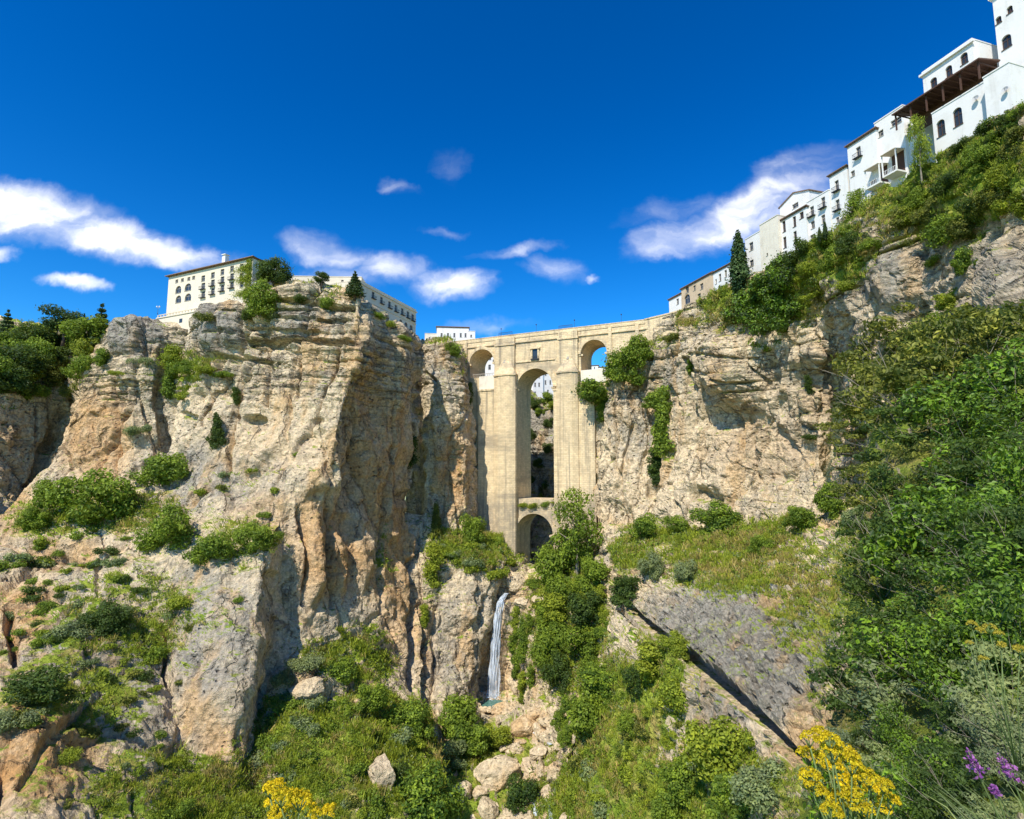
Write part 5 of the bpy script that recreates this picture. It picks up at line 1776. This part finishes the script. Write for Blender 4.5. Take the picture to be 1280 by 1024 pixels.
# valley bottom left of the stream
for (x, y, r, mt, sh, lab) in ((516, 900, 34, 'mid', 'round', 'rounded green bush at the foot of the shaded bluff'), (575, 895, 32, 'mid', 'round', 'broad green bush left of the pool'),
                               (612, 925, 20, 'lime', 'round', 'yellow-green bush left of the boulders'), (585, 935, 28, 'mid', 'round', 'green bush above the big pale boulder'),
                               (535, 1000, 42, 'mid', 'round', 'large green bush at the bottom edge left of the stream'), (650, 1000, 22, 'dark', 'round', 'dark bush below the big pale boulder'),
                               (560, 945, 22, 'grey', 'round', 'grey-green bush at the foot of the slope left of the stream'), (455, 880, 26, 'mid', 'round', 'green bush on the slope below the shaded flank'),
                               (385, 815, 26, 'grey', 'low', 'grey-green clump on the knoll below the shaded flank'), (425, 825, 26, 'mid', 'low', 'green bush right of the grey-green clump on the knoll'),
                               (355, 835, 20, 'grey', 'low', 'pale cactus clump left on the knoll below the flank'), (490, 960, 20, 'dark', 'low', 'dark bush under the rock lump on the lower slope'),
                               (212, 1005, 26, 'mid', 'low', 'green bush at the bottom edge under the grey prow'), (320, 935, 26, 'grey', 'low', 'pale cactus clump right of the prow foot'),
                               (670, 965, 12, 'mid', 'low', 'small green bush among the boulders')):
    bush(x, y, r, sh, mt, lab, 'bushes in the valley bottom')
rs = random.Random(77)
for k in range(46):
    x = 330 + rs.random() * 200
    y = 860 + rs.random() * 170
    scrub(x, y, 8 + rs.random() * 9, rs.choice(('mid', 'grey', 'grey', 'lime', 'mid', 'olive')))
# right cliff
bush(778, 466, 27, 'round', 'mid', 'bush on the rock step right of the right arch')
bush(756, 492, 27, 'round', 'mid', 'bush against the right bridge pier')
bush(800, 446, 24, 'round', 'mid', 'bush below the bridge parapet above the right cliff')
bush(752, 510, 14, 'hang', 'mid', 'lowest trailing shrub against the right bridge pier')
bush(815, 438, 14, 'low', 'mid', 'low shrub on the rim below the curving street wall')
bush(828, 500, 25, 'round', 'mid', 'upper shrub in the green cleft of the right cliff')
bush(830, 538, 30, 'tall', 'mid', 'middle shrub in the green cleft of the right cliff')
bush(820, 578, 24, 'hang', 'dark', 'lower shrub in the green cleft of the right cliff')
bush(863, 455, 12, 'hang', 'mid', 'shrub in the crack left of the rounded bulge of the right cliff')
bush(842, 415, 13, 'low', 'olive', 'dry shrub under the curving street wall')
bush(1018, 540, 15, 'low', 'dark', 'dark shrub at the corner of the lit right cliff')
bush(1012, 480, 12, 'hang', 'dark', 'dark shrub below the overhanging corner rock')
for (x, y, r, mt, lab) in ((965, 362, 34, 'glossy', 'big bright green tree crown below the blank cream house'), (985, 348, 26, 'glossy', 'right lobe of bright green growth under the long white house'),
                           (940, 392, 28, 'glossy', 'green bush left below the big bright crown'), (972, 402, 30, 'glossy', 'green bush on the cliff rim below the big bright crown'), (962, 430, 20, 'mid', 'green bush hanging over the cliff face below the bright crown'),
                           (915, 395, 18, 'olive', 'olive shrub on the rim left of the bright crown')):
    bush(x, y, r, 'round', mt, lab, 'green growth under the cream house')
tree(925, 366, 80, 'cypress', 'pine', 'dark column-shaped cypress in front of the white houses', None, at=171, width=1.05)
GH = 'shrubs on the slope under the white houses'
for (x, y, r, mt) in ((1010, 340, 20, 'lime'), (1040, 330, 20, 'mid'), (1020, 370, 20, 'lime'), (1060, 350, 16, 'lime'), (1000, 318, 18, 'dark'), (1030, 305, 18, 'mid'), (1065, 310, 18, 'dark'), (1090, 300, 16, 'mid'),
                      (1120, 280, 18, 'olive'), (1150, 250, 18, 'mid'), (1185, 230, 20, 'dark'), (1220, 200, 20, 'mid'), (1250, 170, 18, 'dark'), (1270, 150, 16, 'mid'), (1190, 290, 24, 'mid'), (1220, 260, 24, 'dark'), (1260, 220, 26, 'lime'),
                      (1170, 320, 14, 'mid'), (1210, 330, 20, 'mid'), (1240, 250, 20, 'olive'), (1270, 260, 20, 'lime'), (1130, 300, 14, 'olive'), (1210, 290, 20, 'olive'), (1190, 380, 20, 'lime'), (1215, 400, 20, 'olive'), (1180, 410, 22, 'mid'),
                      (1240, 420, 24, 'mid'), (1275, 400, 22, 'olive'), (1150, 440, 20, 'olive'), (1120, 450, 22, 'olive'), (1100, 400, 12, 'mid'), (1095, 480, 20, 'olive'), (1060, 440, 14, 'olive'), (1130, 240, 16, 'dark'), (1165, 215, 14, 'dark'),
                      (1200, 180, 14, 'dark'), (1240, 200, 20, 'mid'), (1270, 190, 20, 'olive'), (1140, 270, 20, 'lime'), (1170, 270, 20, 'olive')):
    bush(x, y, r, 'low' if r < 18 else 'round', mt, 'shrub on the overgrown slope under the white houses', GH)
tree(1152, 222, 78, 'airy', 'lime', 'slender yellow-green tree in front of the wooden gallery', None, width=.42, at=111, trunk_mat='pale_bark')
tree(1072, 288, 48, 'airy', 'mid', 'leafy green tree at the corner below the covered terraces', None, width=.9, at=131)
tree(1057, 245, 16, 'cypress', 'pine', 'small dark clipped cypress against the narrow white house', None, at=136) if False else None
tree(1032, 297, 22, 'cypress', 'pine', 'left one of two small clipped cypresses by the awning house', None, at=140)
tree(1025, 300, 18, 'cypress', 'pine', 'right one of two small clipped cypresses by the awning house', None, at=141)
# terrace under the right cliff
for (x, y, r, mt, lab) in ((895, 645, 27, 'mid', 'rounded bush at the cliff foot, widest on the grass terrace'), (805, 660, 20, 'mid', 'bush at the cliff foot left of the widest one'), (845, 655, 15, 'mid', 'small bush at the cliff foot between two larger ones'),
                           (1000, 650, 20, 'mid', 'bush at the right end of the lit cliff foot'), (1040, 632, 24, 'mid', 'tall bush under the shaded corner of the right cliff'), (812, 708, 20, 'grey', 'grey-green bush at the upper end of the rubble bank'),
                           (855, 716, 19, 'grey', 'grey-green bush with a shadow on the rubble bank'), (950, 685, 14, 'mid', 'small bush in the middle of the dry grass terrace'), (1075, 650, 22, 'grey', 'pale bush at the right end of the grass terrace')):
    bush(x, y, r, 'round', mt, lab, 'bushes on the grass terrace')
# lower right slope
for (x, y, r, mt, lab) in ((825, 830, 34, 'lime', 'bright creeper mound beside the channel'), (842, 806, 20, 'lime', 'small bright creeper at the channel lip'), (846, 872, 28, 'lime', 'bright creeper hanging down the retaining wall'),
                           (800, 860, 22, 'dark', 'dark bush at the head of the lower slope'), (790, 910, 16, 'mid', 'bush in the fold of the lower slope'), (905, 945, 46, 'lime', 'large yellow-green bush below the retaining wall'),
                           (860, 975, 34, 'mid', 'green bush left of the large yellow-green one'), (950, 985, 40, 'grey', 'grey-green feathery bush near the bottom edge'), (920, 1010, 34, 'mid', 'green bush at the bottom edge below the wall'),
                           (830, 1015, 30, 'mid', 'green bush at the bottom edge of the lower slope')):
    bush(x, y, r, 'round', mt, lab, 'bushes on the lower right slope')
for k in range(40):
    x = 715 + rs.random() * 140
    y = 850 + rs.random() * 175
    scrub(x, y, 6 + rs.random() * 8, rs.choice(('lime', 'mid', 'lime', 'olive')))

# the near shrubs on the right
def rim(y):
    return np.interp(y, (380, 450, 520, 600, 700, 800, 900, 1000), (1160, 1092, 1072, 1098, 1096, 1090, 1062, 1015))


NEAR = [('spray', 'olive', 'olive-brown shrub of fine sprays on the near slope at the right', 'olive-brown shrubs near the viewpoint'),
        ('round', 'glossy', 'glossy broad-leaved shrub in the leafy wall at the right edge', 'glossy shrubs near the viewpoint'),
        ('spray', 'grey', 'feathery grey-green shrub around the flowers at the bottom right', 'feathery shrubs near the viewpoint'),
        ('spray', 'dark', 'shrub with leaves darkened for shade in the leafy mass near the viewpoint', 'dark shrubs near the viewpoint')]  # dark leaves of the last kind stand in for shade pockets and the shaded edge
rn = random.Random(21)
spots = []
y = 400.0
while y < 1030:
    x = rim(y) + 10
    while x < 1310:
        spots.append((x + rn.uniform(-16, 16), y + rn.uniform(-16, 16)))
        x += 58
    y += 46
for (x, y) in spots:
    edge = x - rim(y)
    if y < 490 or (y < 620 and edge < 60 + rn.random() * 60):
        kind = 0
    elif rn.random() < .2:
        kind = 3
    elif edge < 40 and 560 < y < 900:
        kind = 3
    elif y > 860 and (edge < 70 or x > 1225):
        kind = 2
    else:
        kind = 1
    shape, mt, lab, grp = NEAR[kind]
    r = rn.uniform(44, 74) * (.8 if edge < 40 else 1.0) * (.75 if y > 900 else 1)
    if y > 880 and x < 1120:
        r *= .7
    sh_o = bush(x, y, r, shape, mt, lab, grp, name='shrub', cat='shrub', n=2700 if shape == 'round' else 2600, leaf=.105 if shape == 'round' else .095, sink=.25, squash=rn.uniform(.85, 1.25))
    if sh_o:
        if 'twigs' not in BUSH_CACHE:
            tw = MB()
            tr = random.Random(3)
            for q in range(13):
                a, e = tr.random() * 6.28, tr.uniform(.25, 1.2)
                d = np.array((math.cos(a) * math.cos(e), math.sin(a) * math.cos(e), math.sin(e)))
                L1 = tr.uniform(.8, 1.45)
                b0 = np.array((0, 0, .05))
                k1, k2 = b0 + d * L1 * .55 + (0, 0, .06), b0 + d * L1 + np.array((tr.uniform(-.12, .12), tr.uniform(-.12, .12), .1))
                tw.tube([b0, k1, k2], [.012, .006, .002], 5)
                for w_ in range(3):
                    tw.tube([k1 + (k2 - k1) * (.2 + .3 * w_), k1 + (k2 - k1) * (.45 + .3 * w_) + np.array((tr.uniform(-.2, .2), tr.uniform(-.2, .2), tr.uniform(0, .2)))], [.0035, .0012], 4)
            BUSH_CACHE['twigs'] = tw.build('branches', M['pale_bark'], sh_o, True).data
        else:
            link('branches', BUSH_CACHE['twigs'], None, sh_o)

# ------------------------------------------------------------------ grass and herbs nobody could count


def scatter(name, mat, count, size, blades, seed, up=1.0, pick=None):
    R = np.random.RandomState(seed)
    pts, sz = [], []
    for o in TERRAIN:
        if o is near:
            continue
        me = o.data
        k = len(me.vertices)
        co = np.empty(k * 3, np.float32)
        me.vertices.foreach_get('co', co)
        co = co.reshape(-1, 3).astype(float)
        no = np.empty(k * 3, np.float32)
        me.vertex_normals.foreach_get('vector', no)
        no = no.reshape(-1, 3)
        a = np.empty(k, np.float32)
        me.attributes['veg'].data.foreach_get('value', a)
        dr = np.empty(k, np.float32)
        me.attributes['dry'].data.foreach_get('value', dr)
        q = project(co)
        inside = (q[:, 0] > -60) & (q[:, 0] < 1340) & (q[:, 1] > 60) & (q[:, 1] < 1080) & (co[:, 1] > 6) & (co[:, 1] < 320)
        nz = no[:, 2] * np.sign(np.sum(no * -co, axis=1) + 1e-9) if o is cliff_l else np.abs(no[:, 2])
        clump = sstep(fbm(co / 5, 3, seed), -.25, .35)
        w = np.clip(a - .14, 0, 1) * sstep(nz, .12, .55) * clump * inside
        if pick:
            w = w * pick(dr, co, q)
        # equal density on the picture, not on the ground
        yield_ = w
        pts.append((co, yield_))
    allc = np.concatenate([c for c, _ in pts])
    allw = np.concatenate([w for _, w in pts])
    idx = R.choice(len(allc), count, p=allw / allw.sum())
    base = allc[idx] + R.normal(0, .5, (count, 3)) * (1, 1, .15)
    dist = base[:, 1]
    s = size * (0.6 + .9 * R.rand(count)) * np.clip(dist / 150, .15, 1.2)
    n = count * blades
    B = np.repeat(base, blades, axis=0)
    S_ = np.repeat(s, blades)
    if up > 0:
        d = R.normal(0, .45, (n, 3))
        d[:, 2] = 1
        d /= np.linalg.norm(d, axis=1, keepdims=True)
        side = np.cross(d, R.normal(size=(n, 3)))
        side /= np.linalg.norm(side, axis=1, keepdims=True)
        B = B + R.normal(0, .35, (n, 3)) * S_[:, None] * (1, 1, .1)
        L = S_[:, None] * (.6 + .8 * R.rand(n, 1))
        V = np.stack((B - side * L * .055, B + side * L * .055, B + d * L + side * L * .03, B + d * L - side * L * .05), 1).reshape(-1, 3)
        Fc = np.arange(4 * n).reshape(n, 4)
    else:
        V, Fc = leaf_quads(n, None, seed)
        V = V * .8
        off = R.normal(0, .42, (n, 3)) * S_[:, None]
        off[:, 2] = np.abs(off[:, 2]) * .9
        V = V * np.repeat(S_ * .5, 4)[:, None] + np.repeat(B + off, 4, axis=0)
    tone = np.clip(np.repeat(R.rand(count), blades) * .6 + R.rand(n) * .4, 0, 1)
    me = mesh_np(name, V, Fc, False, {'v': tone})
    o = link(name, me, M[mat])
    tag(o, kind='stuff')


scatter('grass', 'lime', 14000, 0.95, 12, 5)
scatter('dry_grass', 'drygrass', 7000, 0.95, 12, 6, pick=lambda dr, co, q: .2 + 2 * dr)
scatter('undergrowth', 'lime', 6000, 1.0, 16, 17, up=0)
scatter('undergrowth', 'mid', 10000, 1.15, 16, 7, up=0)
scatter('undergrowth', 'grey', 3500, 1.0, 14, 8, up=0)
scatter('undergrowth', 'olive', 1200, 1.0, 14, 9, up=0)

build_scrub()

# ------------------------------------------------------------------ waterfall, pool, boulders


def waterfall():
    path = [(634, 741, 215.5, 5), (630, 745, 213.8, 6), (626, 752, 212.3, 8), (623, 768, 211.2, 9.5), (620, 800, 210.6, 11), (618, 835, 210.3, 13), (616.5, 873, 210.2, 17)]
    m = MB()
    rings = []
    n = 12
    fine_path = []
    for a, b in zip(path[:-1], path[1:]):
        for k in range(8):
            f = k / 8
            fine_path.append([a[i] * (1 - f) + b[i] * f for i in range(4)])
    fine_path.append(list(path[-1]))
    for j, (px, py, y, w) in enumerate(fine_path):
        c = P(px, py, y)
        half = w * y / F / 2
        ring = []
        for k in range(n + 1):
            q = k / n * 2 - 1
            wob = .18 * math.sin(j * .55 + k * 2.1) + .14 * math.sin(j * .21 + k * 4.3)
            ring.append((c[0] + q * half * (1 + .08 * math.sin(j * .8 + k)), c[1] - (1 - q * q) * .9 + wob, c[2]))
        rings.append(ring)
    for a, b in zip(rings[:-1], rings[1:]):
        for k in range(n):
            m.poly([a[k], a[k + 1], b[k + 1], b[k]])
    o = m.build('waterfall', M['fall'], None, True)
    tag(o, kind='structure')
    # spray at the foot
    rs = np.random.RandomState(8)
    c = P(616, 872, 209.5)
    V, Fc = leaf_quads(260, None, 4)
    pos = c + rs.normal(size=(260, 3)) * (1.7, .8, .7) + (0, 0, .5)
    me = mesh_np('splash', V * .55 + np.repeat(pos, 4, axis=0), Fc, False, {'v': rs.rand(260)})
    s = link('splash', me, M['fall'])
    tag(s, kind='stuff')


waterfall()


def pool(name, cx, cy, z, rx, ry, seed):
    m = MB()
    rr = random.Random(seed)
    k = 36
    ph = rr.random() * 6
    ring = [(cx + math.cos(a) * rx * (1 + .12 * math.sin(3 * a + ph)), cy + math.sin(a) * ry * (1 + .12 * math.sin(2 * a + ph)), z) for a in [2 * math.pi * i / k for i in range(k)]]
    m.poly(ring)
    o = m.build(name, M['water'])
    tag(o, kind='structure')
    return o


_pool = (-7.5, 206.5, -79.75)
pool('pool', *_pool, 9.0, 5.6, 2)


def stream_run(pts, w):
    m = MB()
    ps = [np.array(hit(x, y)[0]) + np.array((0, 0, .5)) for x, y in pts]
    for i in range(len(ps) - 1):
        a, b = ps[i], ps[i + 1]
        for k in range(4):
            f0, f1 = k / 4, (k + 1) / 4
            A, B_ = a + (b - a) * f0, a + (b - a) * f1
            wa, wb = w * (1 + .3 * math.sin(i * 4 + k)), w * (1 + .3 * math.sin(i * 4 + k + 1))
            bump = (0, 0, .35)
            m.poly([A + (-wa, 0, 0), A + bump, B_ + bump, B_ + (-wb, 0, 0)])
            m.poly([A + bump, A + (wa, 0, 0), B_ + (wb, 0, 0), B_ + bump])
    o = m.build('stream', M['fall'], None, True)
    tag(o, kind='structure')


stream_run([(664, 985), (667, 1000), (671, 1012), (670, 1030)], .8)
stream_run([(684, 1000), (687, 1012), (690, 1030)], .6)
stream_run([(668, 918), (680, 926), (690, 934)], .6)


def boulder(px, py, rx, ry, label, group=None, seed=0, at=None, name='boulder', cat='boulder', pointed=0.0, grey=.0, drop=.55):
    if at is None:
        h = hit(px, py + ry * drop)
        loc = np.array(h[0])
    else:
        loc = P(px, py + ry * drop, at)
    k = depth_of(loc) / F
    bm = bmesh.new()
    bmesh.ops.create_icosphere(bm, subdivisions=5 if rx > 9 else 4, radius=1.0)
    p = np.array([v.co[:] for v in bm.verts])
    f = np.array([[v.index for v in fc.verts] for fc in bm.faces])
    bm.free()
    rs = np.random.RandomState(seed + 40)
    pl = rs.normal(size=(16, 3))
    pl /= np.linalg.norm(pl, axis=1, keepdims=True)
    for c in pl:
        lim = .62 + rs.rand() * .25
        e = p @ c - lim
        p = p - np.clip(e, 0, None)[:, None] * c * .93
    p /= np.abs(p).max(0)
    p += p * (fbm(p * 1.9 + seed, 3, seed)[:, None] * .16 + fbm(p * 6 + seed, 4, seed + 3, .6)[:, None] * .07)
    if pointed:
        t = np.clip((p[:, 2] + 1) / 2, 0, 1)[:, None]
        p[:, :2] *= 1 - pointed * t
    p *= np.array((rx * k, (rx + ry) * .5 * k, ry * k))
    c = loc + np.array((0, 0, ry * k * .42))
    me = mesh_np(name, p, f, False, None, {'orange': np.full(len(p), .0), 'veg': np.full(len(p), -.4), 'grey': np.full(len(p), grey - .22), 'dry': np.zeros(len(p)), 'stain': np.full(len(p), .2), 'layer': np.zeros(len(p))})
    o = link(name, me, M['rock'])
    o.location = c
    o.rotation_euler = (0, 0, rs.rand() * .5)
    return tag(o, label, cat, group)


for k, (x, y, rx, ry, lab, pt) in enumerate((
        (624, 965, 32, 20, 'biggest pale boulder, a broad block left of the stream', 0), (655, 908, 21, 15, 'large pale rounded boulder below the pool', 0), (632, 886, 18, 8, 'flat pale slab at the rim of the pool', 0),
        (670, 890, 14, 7, 'flat pale slab right of the pool outlet', 0), (683, 902, 10, 8, 'pale boulder at the right end of the slabs', 0), (676, 962, 10, 17, 'pointed pale boulder right of the biggest one', .6),
        (693, 966, 12, 13, 'pale boulder at the right bank beside the pointed one', .2), (690, 990, 16, 9, 'tilted pale slab below the pointed boulder', 0), (610, 1012, 14, 16, 'pale rock at the bottom edge below the biggest boulder', 0),
        (575, 990, 16, 12, 'pale rock left below the biggest boulder', 0), (600, 990, 12, 7, 'small pale rock under the biggest boulder', 0), (672, 940, 12, 9, 'pale boulder above the pointed one', 0),
        (645, 935, 10, 7, 'shaded boulder in the gap between the two largest', 0), (640, 1015, 12, 9, 'pale rock at the bottom edge in the middle of the stream bed', 0), (655, 752, 14, 9, 'pale rock at the lip right of the waterfall', 0),
        (680, 748, 16, 9, 'jumbled pale rock right of the waterfall lip', 0), (645, 727, 16, 12, 'grey rock under the bottom arch above the waterfall', .2))):
    boulder(x, y, rx, ry, lab, 'boulders along the stream', k, pointed=pt)
for k in range(46):
    x = 650 + rs.gauss(0, 26)
    y = 900 + rs.random() * 130
    boulder(x + (y - 960) * .1, y, 3 + rs.random() * 8, 2.4 + rs.random() * 5, 'small pale stone lying in the stream bed', 'stones in the stream bed', 60 + k, name='stone', cat='stone')
for k in range(17):
    a = math.pi * (1.0 + (k + .5) / 17) + .15
    q = project(np.array([(_pool[0] + math.cos(a) * 9.0, _pool[1] + math.sin(a) * 5.8, _pool[2] - .2)]))[0]
    boulder(q[0], q[1], 3.2 + rs.random() * 3.2, 2.6 + rs.random() * 1.8, 'pale stone along the front rim of the pool', 'stones round the pool', 160 + k, at=_pool[1] + math.sin(a) * 5.8, name='stone', cat='stone', drop=.3)
boulder(1118, 735, 24, 34, 'grey boulder half buried among the near shrubs on the right', None, 120, at=24, grey=.3)
boulder(1085, 815, 18, 20, 'bluish grey boulder in shade left of the glossy shrubs', None, 121, at=24, grey=.4)
boulder(385, 862, 22, 16, 'orange-tinged rock on the knoll below the shaded flank', None, 122)
boulder(475, 965, 18, 24, 'pale rock lump on the lower slope left of the valley bushes', None, 123)

# ------------------------------------------------------------------ flowers beside the viewpoint


def flower_head(mb_list, c, r, seed, mat, n=620, dome=True):
    rs = np.random.RandomState(seed)
    d = rs.normal(size=(n, 3))
    d[:, 2] = np.abs(d[:, 2]) * (1 if dome else 2)
    d /= np.linalg.norm(d, axis=1, keepdims=True)
    # small florets grouped in umbellets
    kk = 20
    cen = rs.normal(size=(kk, 3))
    cen[:, 2] = np.abs(cen[:, 2]) * .8
    cen /= np.linalg.norm(cen, axis=1, keepdims=True)
    ci = rs.randint(0, kk, n)
    pos = cen[ci] * .78 + d * .30
    V, Fc = leaf_quads(n, d, seed, .9)
    V = V * .165 * r + np.repeat(pos * r + np.array(c), 4, axis=0)
    me = mesh_np('flower_head', V, Fc, False, {'v': rs.rand(n)})
    return link('flower_head', me, M[mat])


def umbel_plant(heads, base_px, dep, label, group=None, mat='yellow', leafy=True, r_scale=1.2, thick=1.0):
    b = P(base_px[0], base_px[1], dep)
    root = empty('flowering_plant', tuple(b), label, 'flower', group)
    kids = []
    for k, (x, y, r) in enumerate(heads):
        c = P(x, y, dep + .25 * math.sin(k * 2.3))
        rr = r * dep / F * r_scale
        kids.append(flower_head(None, c, rr, 300 + k, mat))
        m = MB()
        mid = b * .45 + c * .55 + np.array((0.03 * math.sin(k), .03, 0))
        m.tube([b + np.array((.03 * math.sin(k * 3), 0, 0)), mid, c - np.array((0, 0, rr * .6))], [.007 * thick, .005 * thick, .004 * thick], 6)
        for q in range(5):
            a = q * 1.257
            m.tube([c - np.array((0, 0, rr * .7)), c + np.array((math.cos(a) * rr * .6, math.sin(a) * rr * .6, rr * .2))], .0035, 4)
        kids.append(m.build('stem', M['stem'], None, True))
    if leafy:
        rs = np.random.RandomState(12)
        n = 900
        V, Fc = leaf_quads(n, None, 13, .4)
        xs = np.array([h_[0] for h_ in heads])
        ys = np.array([h_[1] for h_ in heads])
        pos = np.array([P(rs.uniform(xs.min() - 5, xs.max() + 10), rs.uniform(ys.min() + 30, ys.max() + 70), dep + .3 + rs.rand() * .3) for _ in range(n)])
        me = mesh_np('foliage', V * .06 + np.repeat(pos, 4, axis=0), Fc, False, {'v': rs.rand(n)})
        kids.append(link('foliage', me, M['glossy']))
    adopt(root, kids)


umbel_plant([(1012, 926, 9), (1026, 921, 10), (1038, 928, 9), (1010, 947, 11), (1022, 950, 9), (1040, 945, 11), (1056, 944, 12), (1014, 978, 12), (1022, 990, 9), (1044, 962, 12), (1064, 958, 12), (1074, 970, 12), (1058, 982, 11), (1086, 976, 10),
             (1090, 990, 10), (1048, 1004, 12), (1068, 1006, 14), (1080, 1014, 10), (1104, 984, 9), (1112, 1004, 10), (1105, 1013, 8), (1040, 1018, 10)], (1080, 1160), 3.6,
            'plant with dense bright yellow flower heads at the bottom right', None)
umbel_plant([(338, 990, 9), (347, 984, 8), (352, 1000, 10), (340, 1008, 9), (364, 998, 9), (374, 1004, 11), (384, 1012, 10), (362, 1016, 10), (345, 1020, 9), (412, 1018, 10), (392, 1022, 8)], (375, 1180), 3.6,
            'plant with bright yellow flower heads at the bottom edge left of centre', None, leafy=False)
umbel_plant([(1215, 782, 5), (1226, 790, 5), (1237, 787, 6), (1249, 794, 5), (1252, 808, 5), (1230, 826, 5), (1212, 805, 4), (1274, 814, 6)], (1272, 960), 4.4,
            'tall pale stalk with sparse faded yellow flower heads at the right edge', None, leafy=False, mat='faded', thick=.6)


def spike_plant(spikes, dep, label):
    base = P(1275, 1150, dep)
    root = empty('flowering_plant', tuple(base), label, 'flower')
    kids = []
    for k, (x0, y0, x1, y1, w, bx) in enumerate(spikes):
        a, b = P(x0, y0, dep), P(x1, y1, dep)
        foot = P(bx, 1150, dep + .1)
        m = MB()
        m.tube([foot, (foot + b) / 2 + np.array((.01, 0, .02)), b, a], [.006, .005, .004, .002], 5)
        kids.append(m.build('stem', M['stem'], None, True))
        n = 130
        rs = np.random.RandomState(k + 60)
        t = np.linspace(0, 1, n) ** .8
        pos = a + (b - a) * t[:, None] + rs.normal(size=(n, 3)) * (w * dep / F * .32 * (.25 + .75 * t))[:, None]
        V, Fc = leaf_quads(n, None, k + 70, .8)
        me = mesh_np('flower_spike', V * np.repeat(.024 * (.4 + .6 * t), 4)[:, None] + np.repeat(pos, 4, axis=0), Fc, False, {'v': rs.rand(n)})
        kids.append(link('flower_spike', me, M['purple']))
    adopt(root, kids)


spike_plant([(1209, 936, 1222, 966, 12, 1300), (1248, 942, 1264, 970, 14, 1330), (1238, 980, 1246, 992, 8, 1290)], 3.2, 'plant with purple flower spikes in the bottom right corner')

# long grey-green grass blades around the flowers
def blades():
    rs = np.random.RandomState(5)
    n = 240
    V, Fc = [], []
    for k in range(n):
        x, y = 1150 + rs.rand() * 180, 985 + rs.rand() * 130
        dep = 3.4 + rs.rand() * 2.2
        a = P(x + 60, y + 60, dep)
        ln = .25 + .45 * rs.rand()
        d = np.array((-.55 + rs.normal() * .3, rs.normal() * .2, .8 + rs.rand() * .4))
        d /= np.linalg.norm(d)
        side = np.cross(d, (0, 1, 0)) * .0035
        b, c = a + d * ln * .6, a + d * ln + np.array((-.05, 0, -.05))
        i = len(V)
        V += [a - side, a + side, b + side * .8, b - side * .8, c + side * .1, c - side * .1]
        Fc += [(i, i + 1, i + 2, i + 3), (i + 3, i + 2, i + 4, i + 5)]
    me = mesh_np('tall_grass', np.array(V), np.array(Fc), False, {'v': rs.rand(len(Fc))})
    o = link('tall_grass', me, M['grey'])
    tag(o, kind='stuff')


blades()
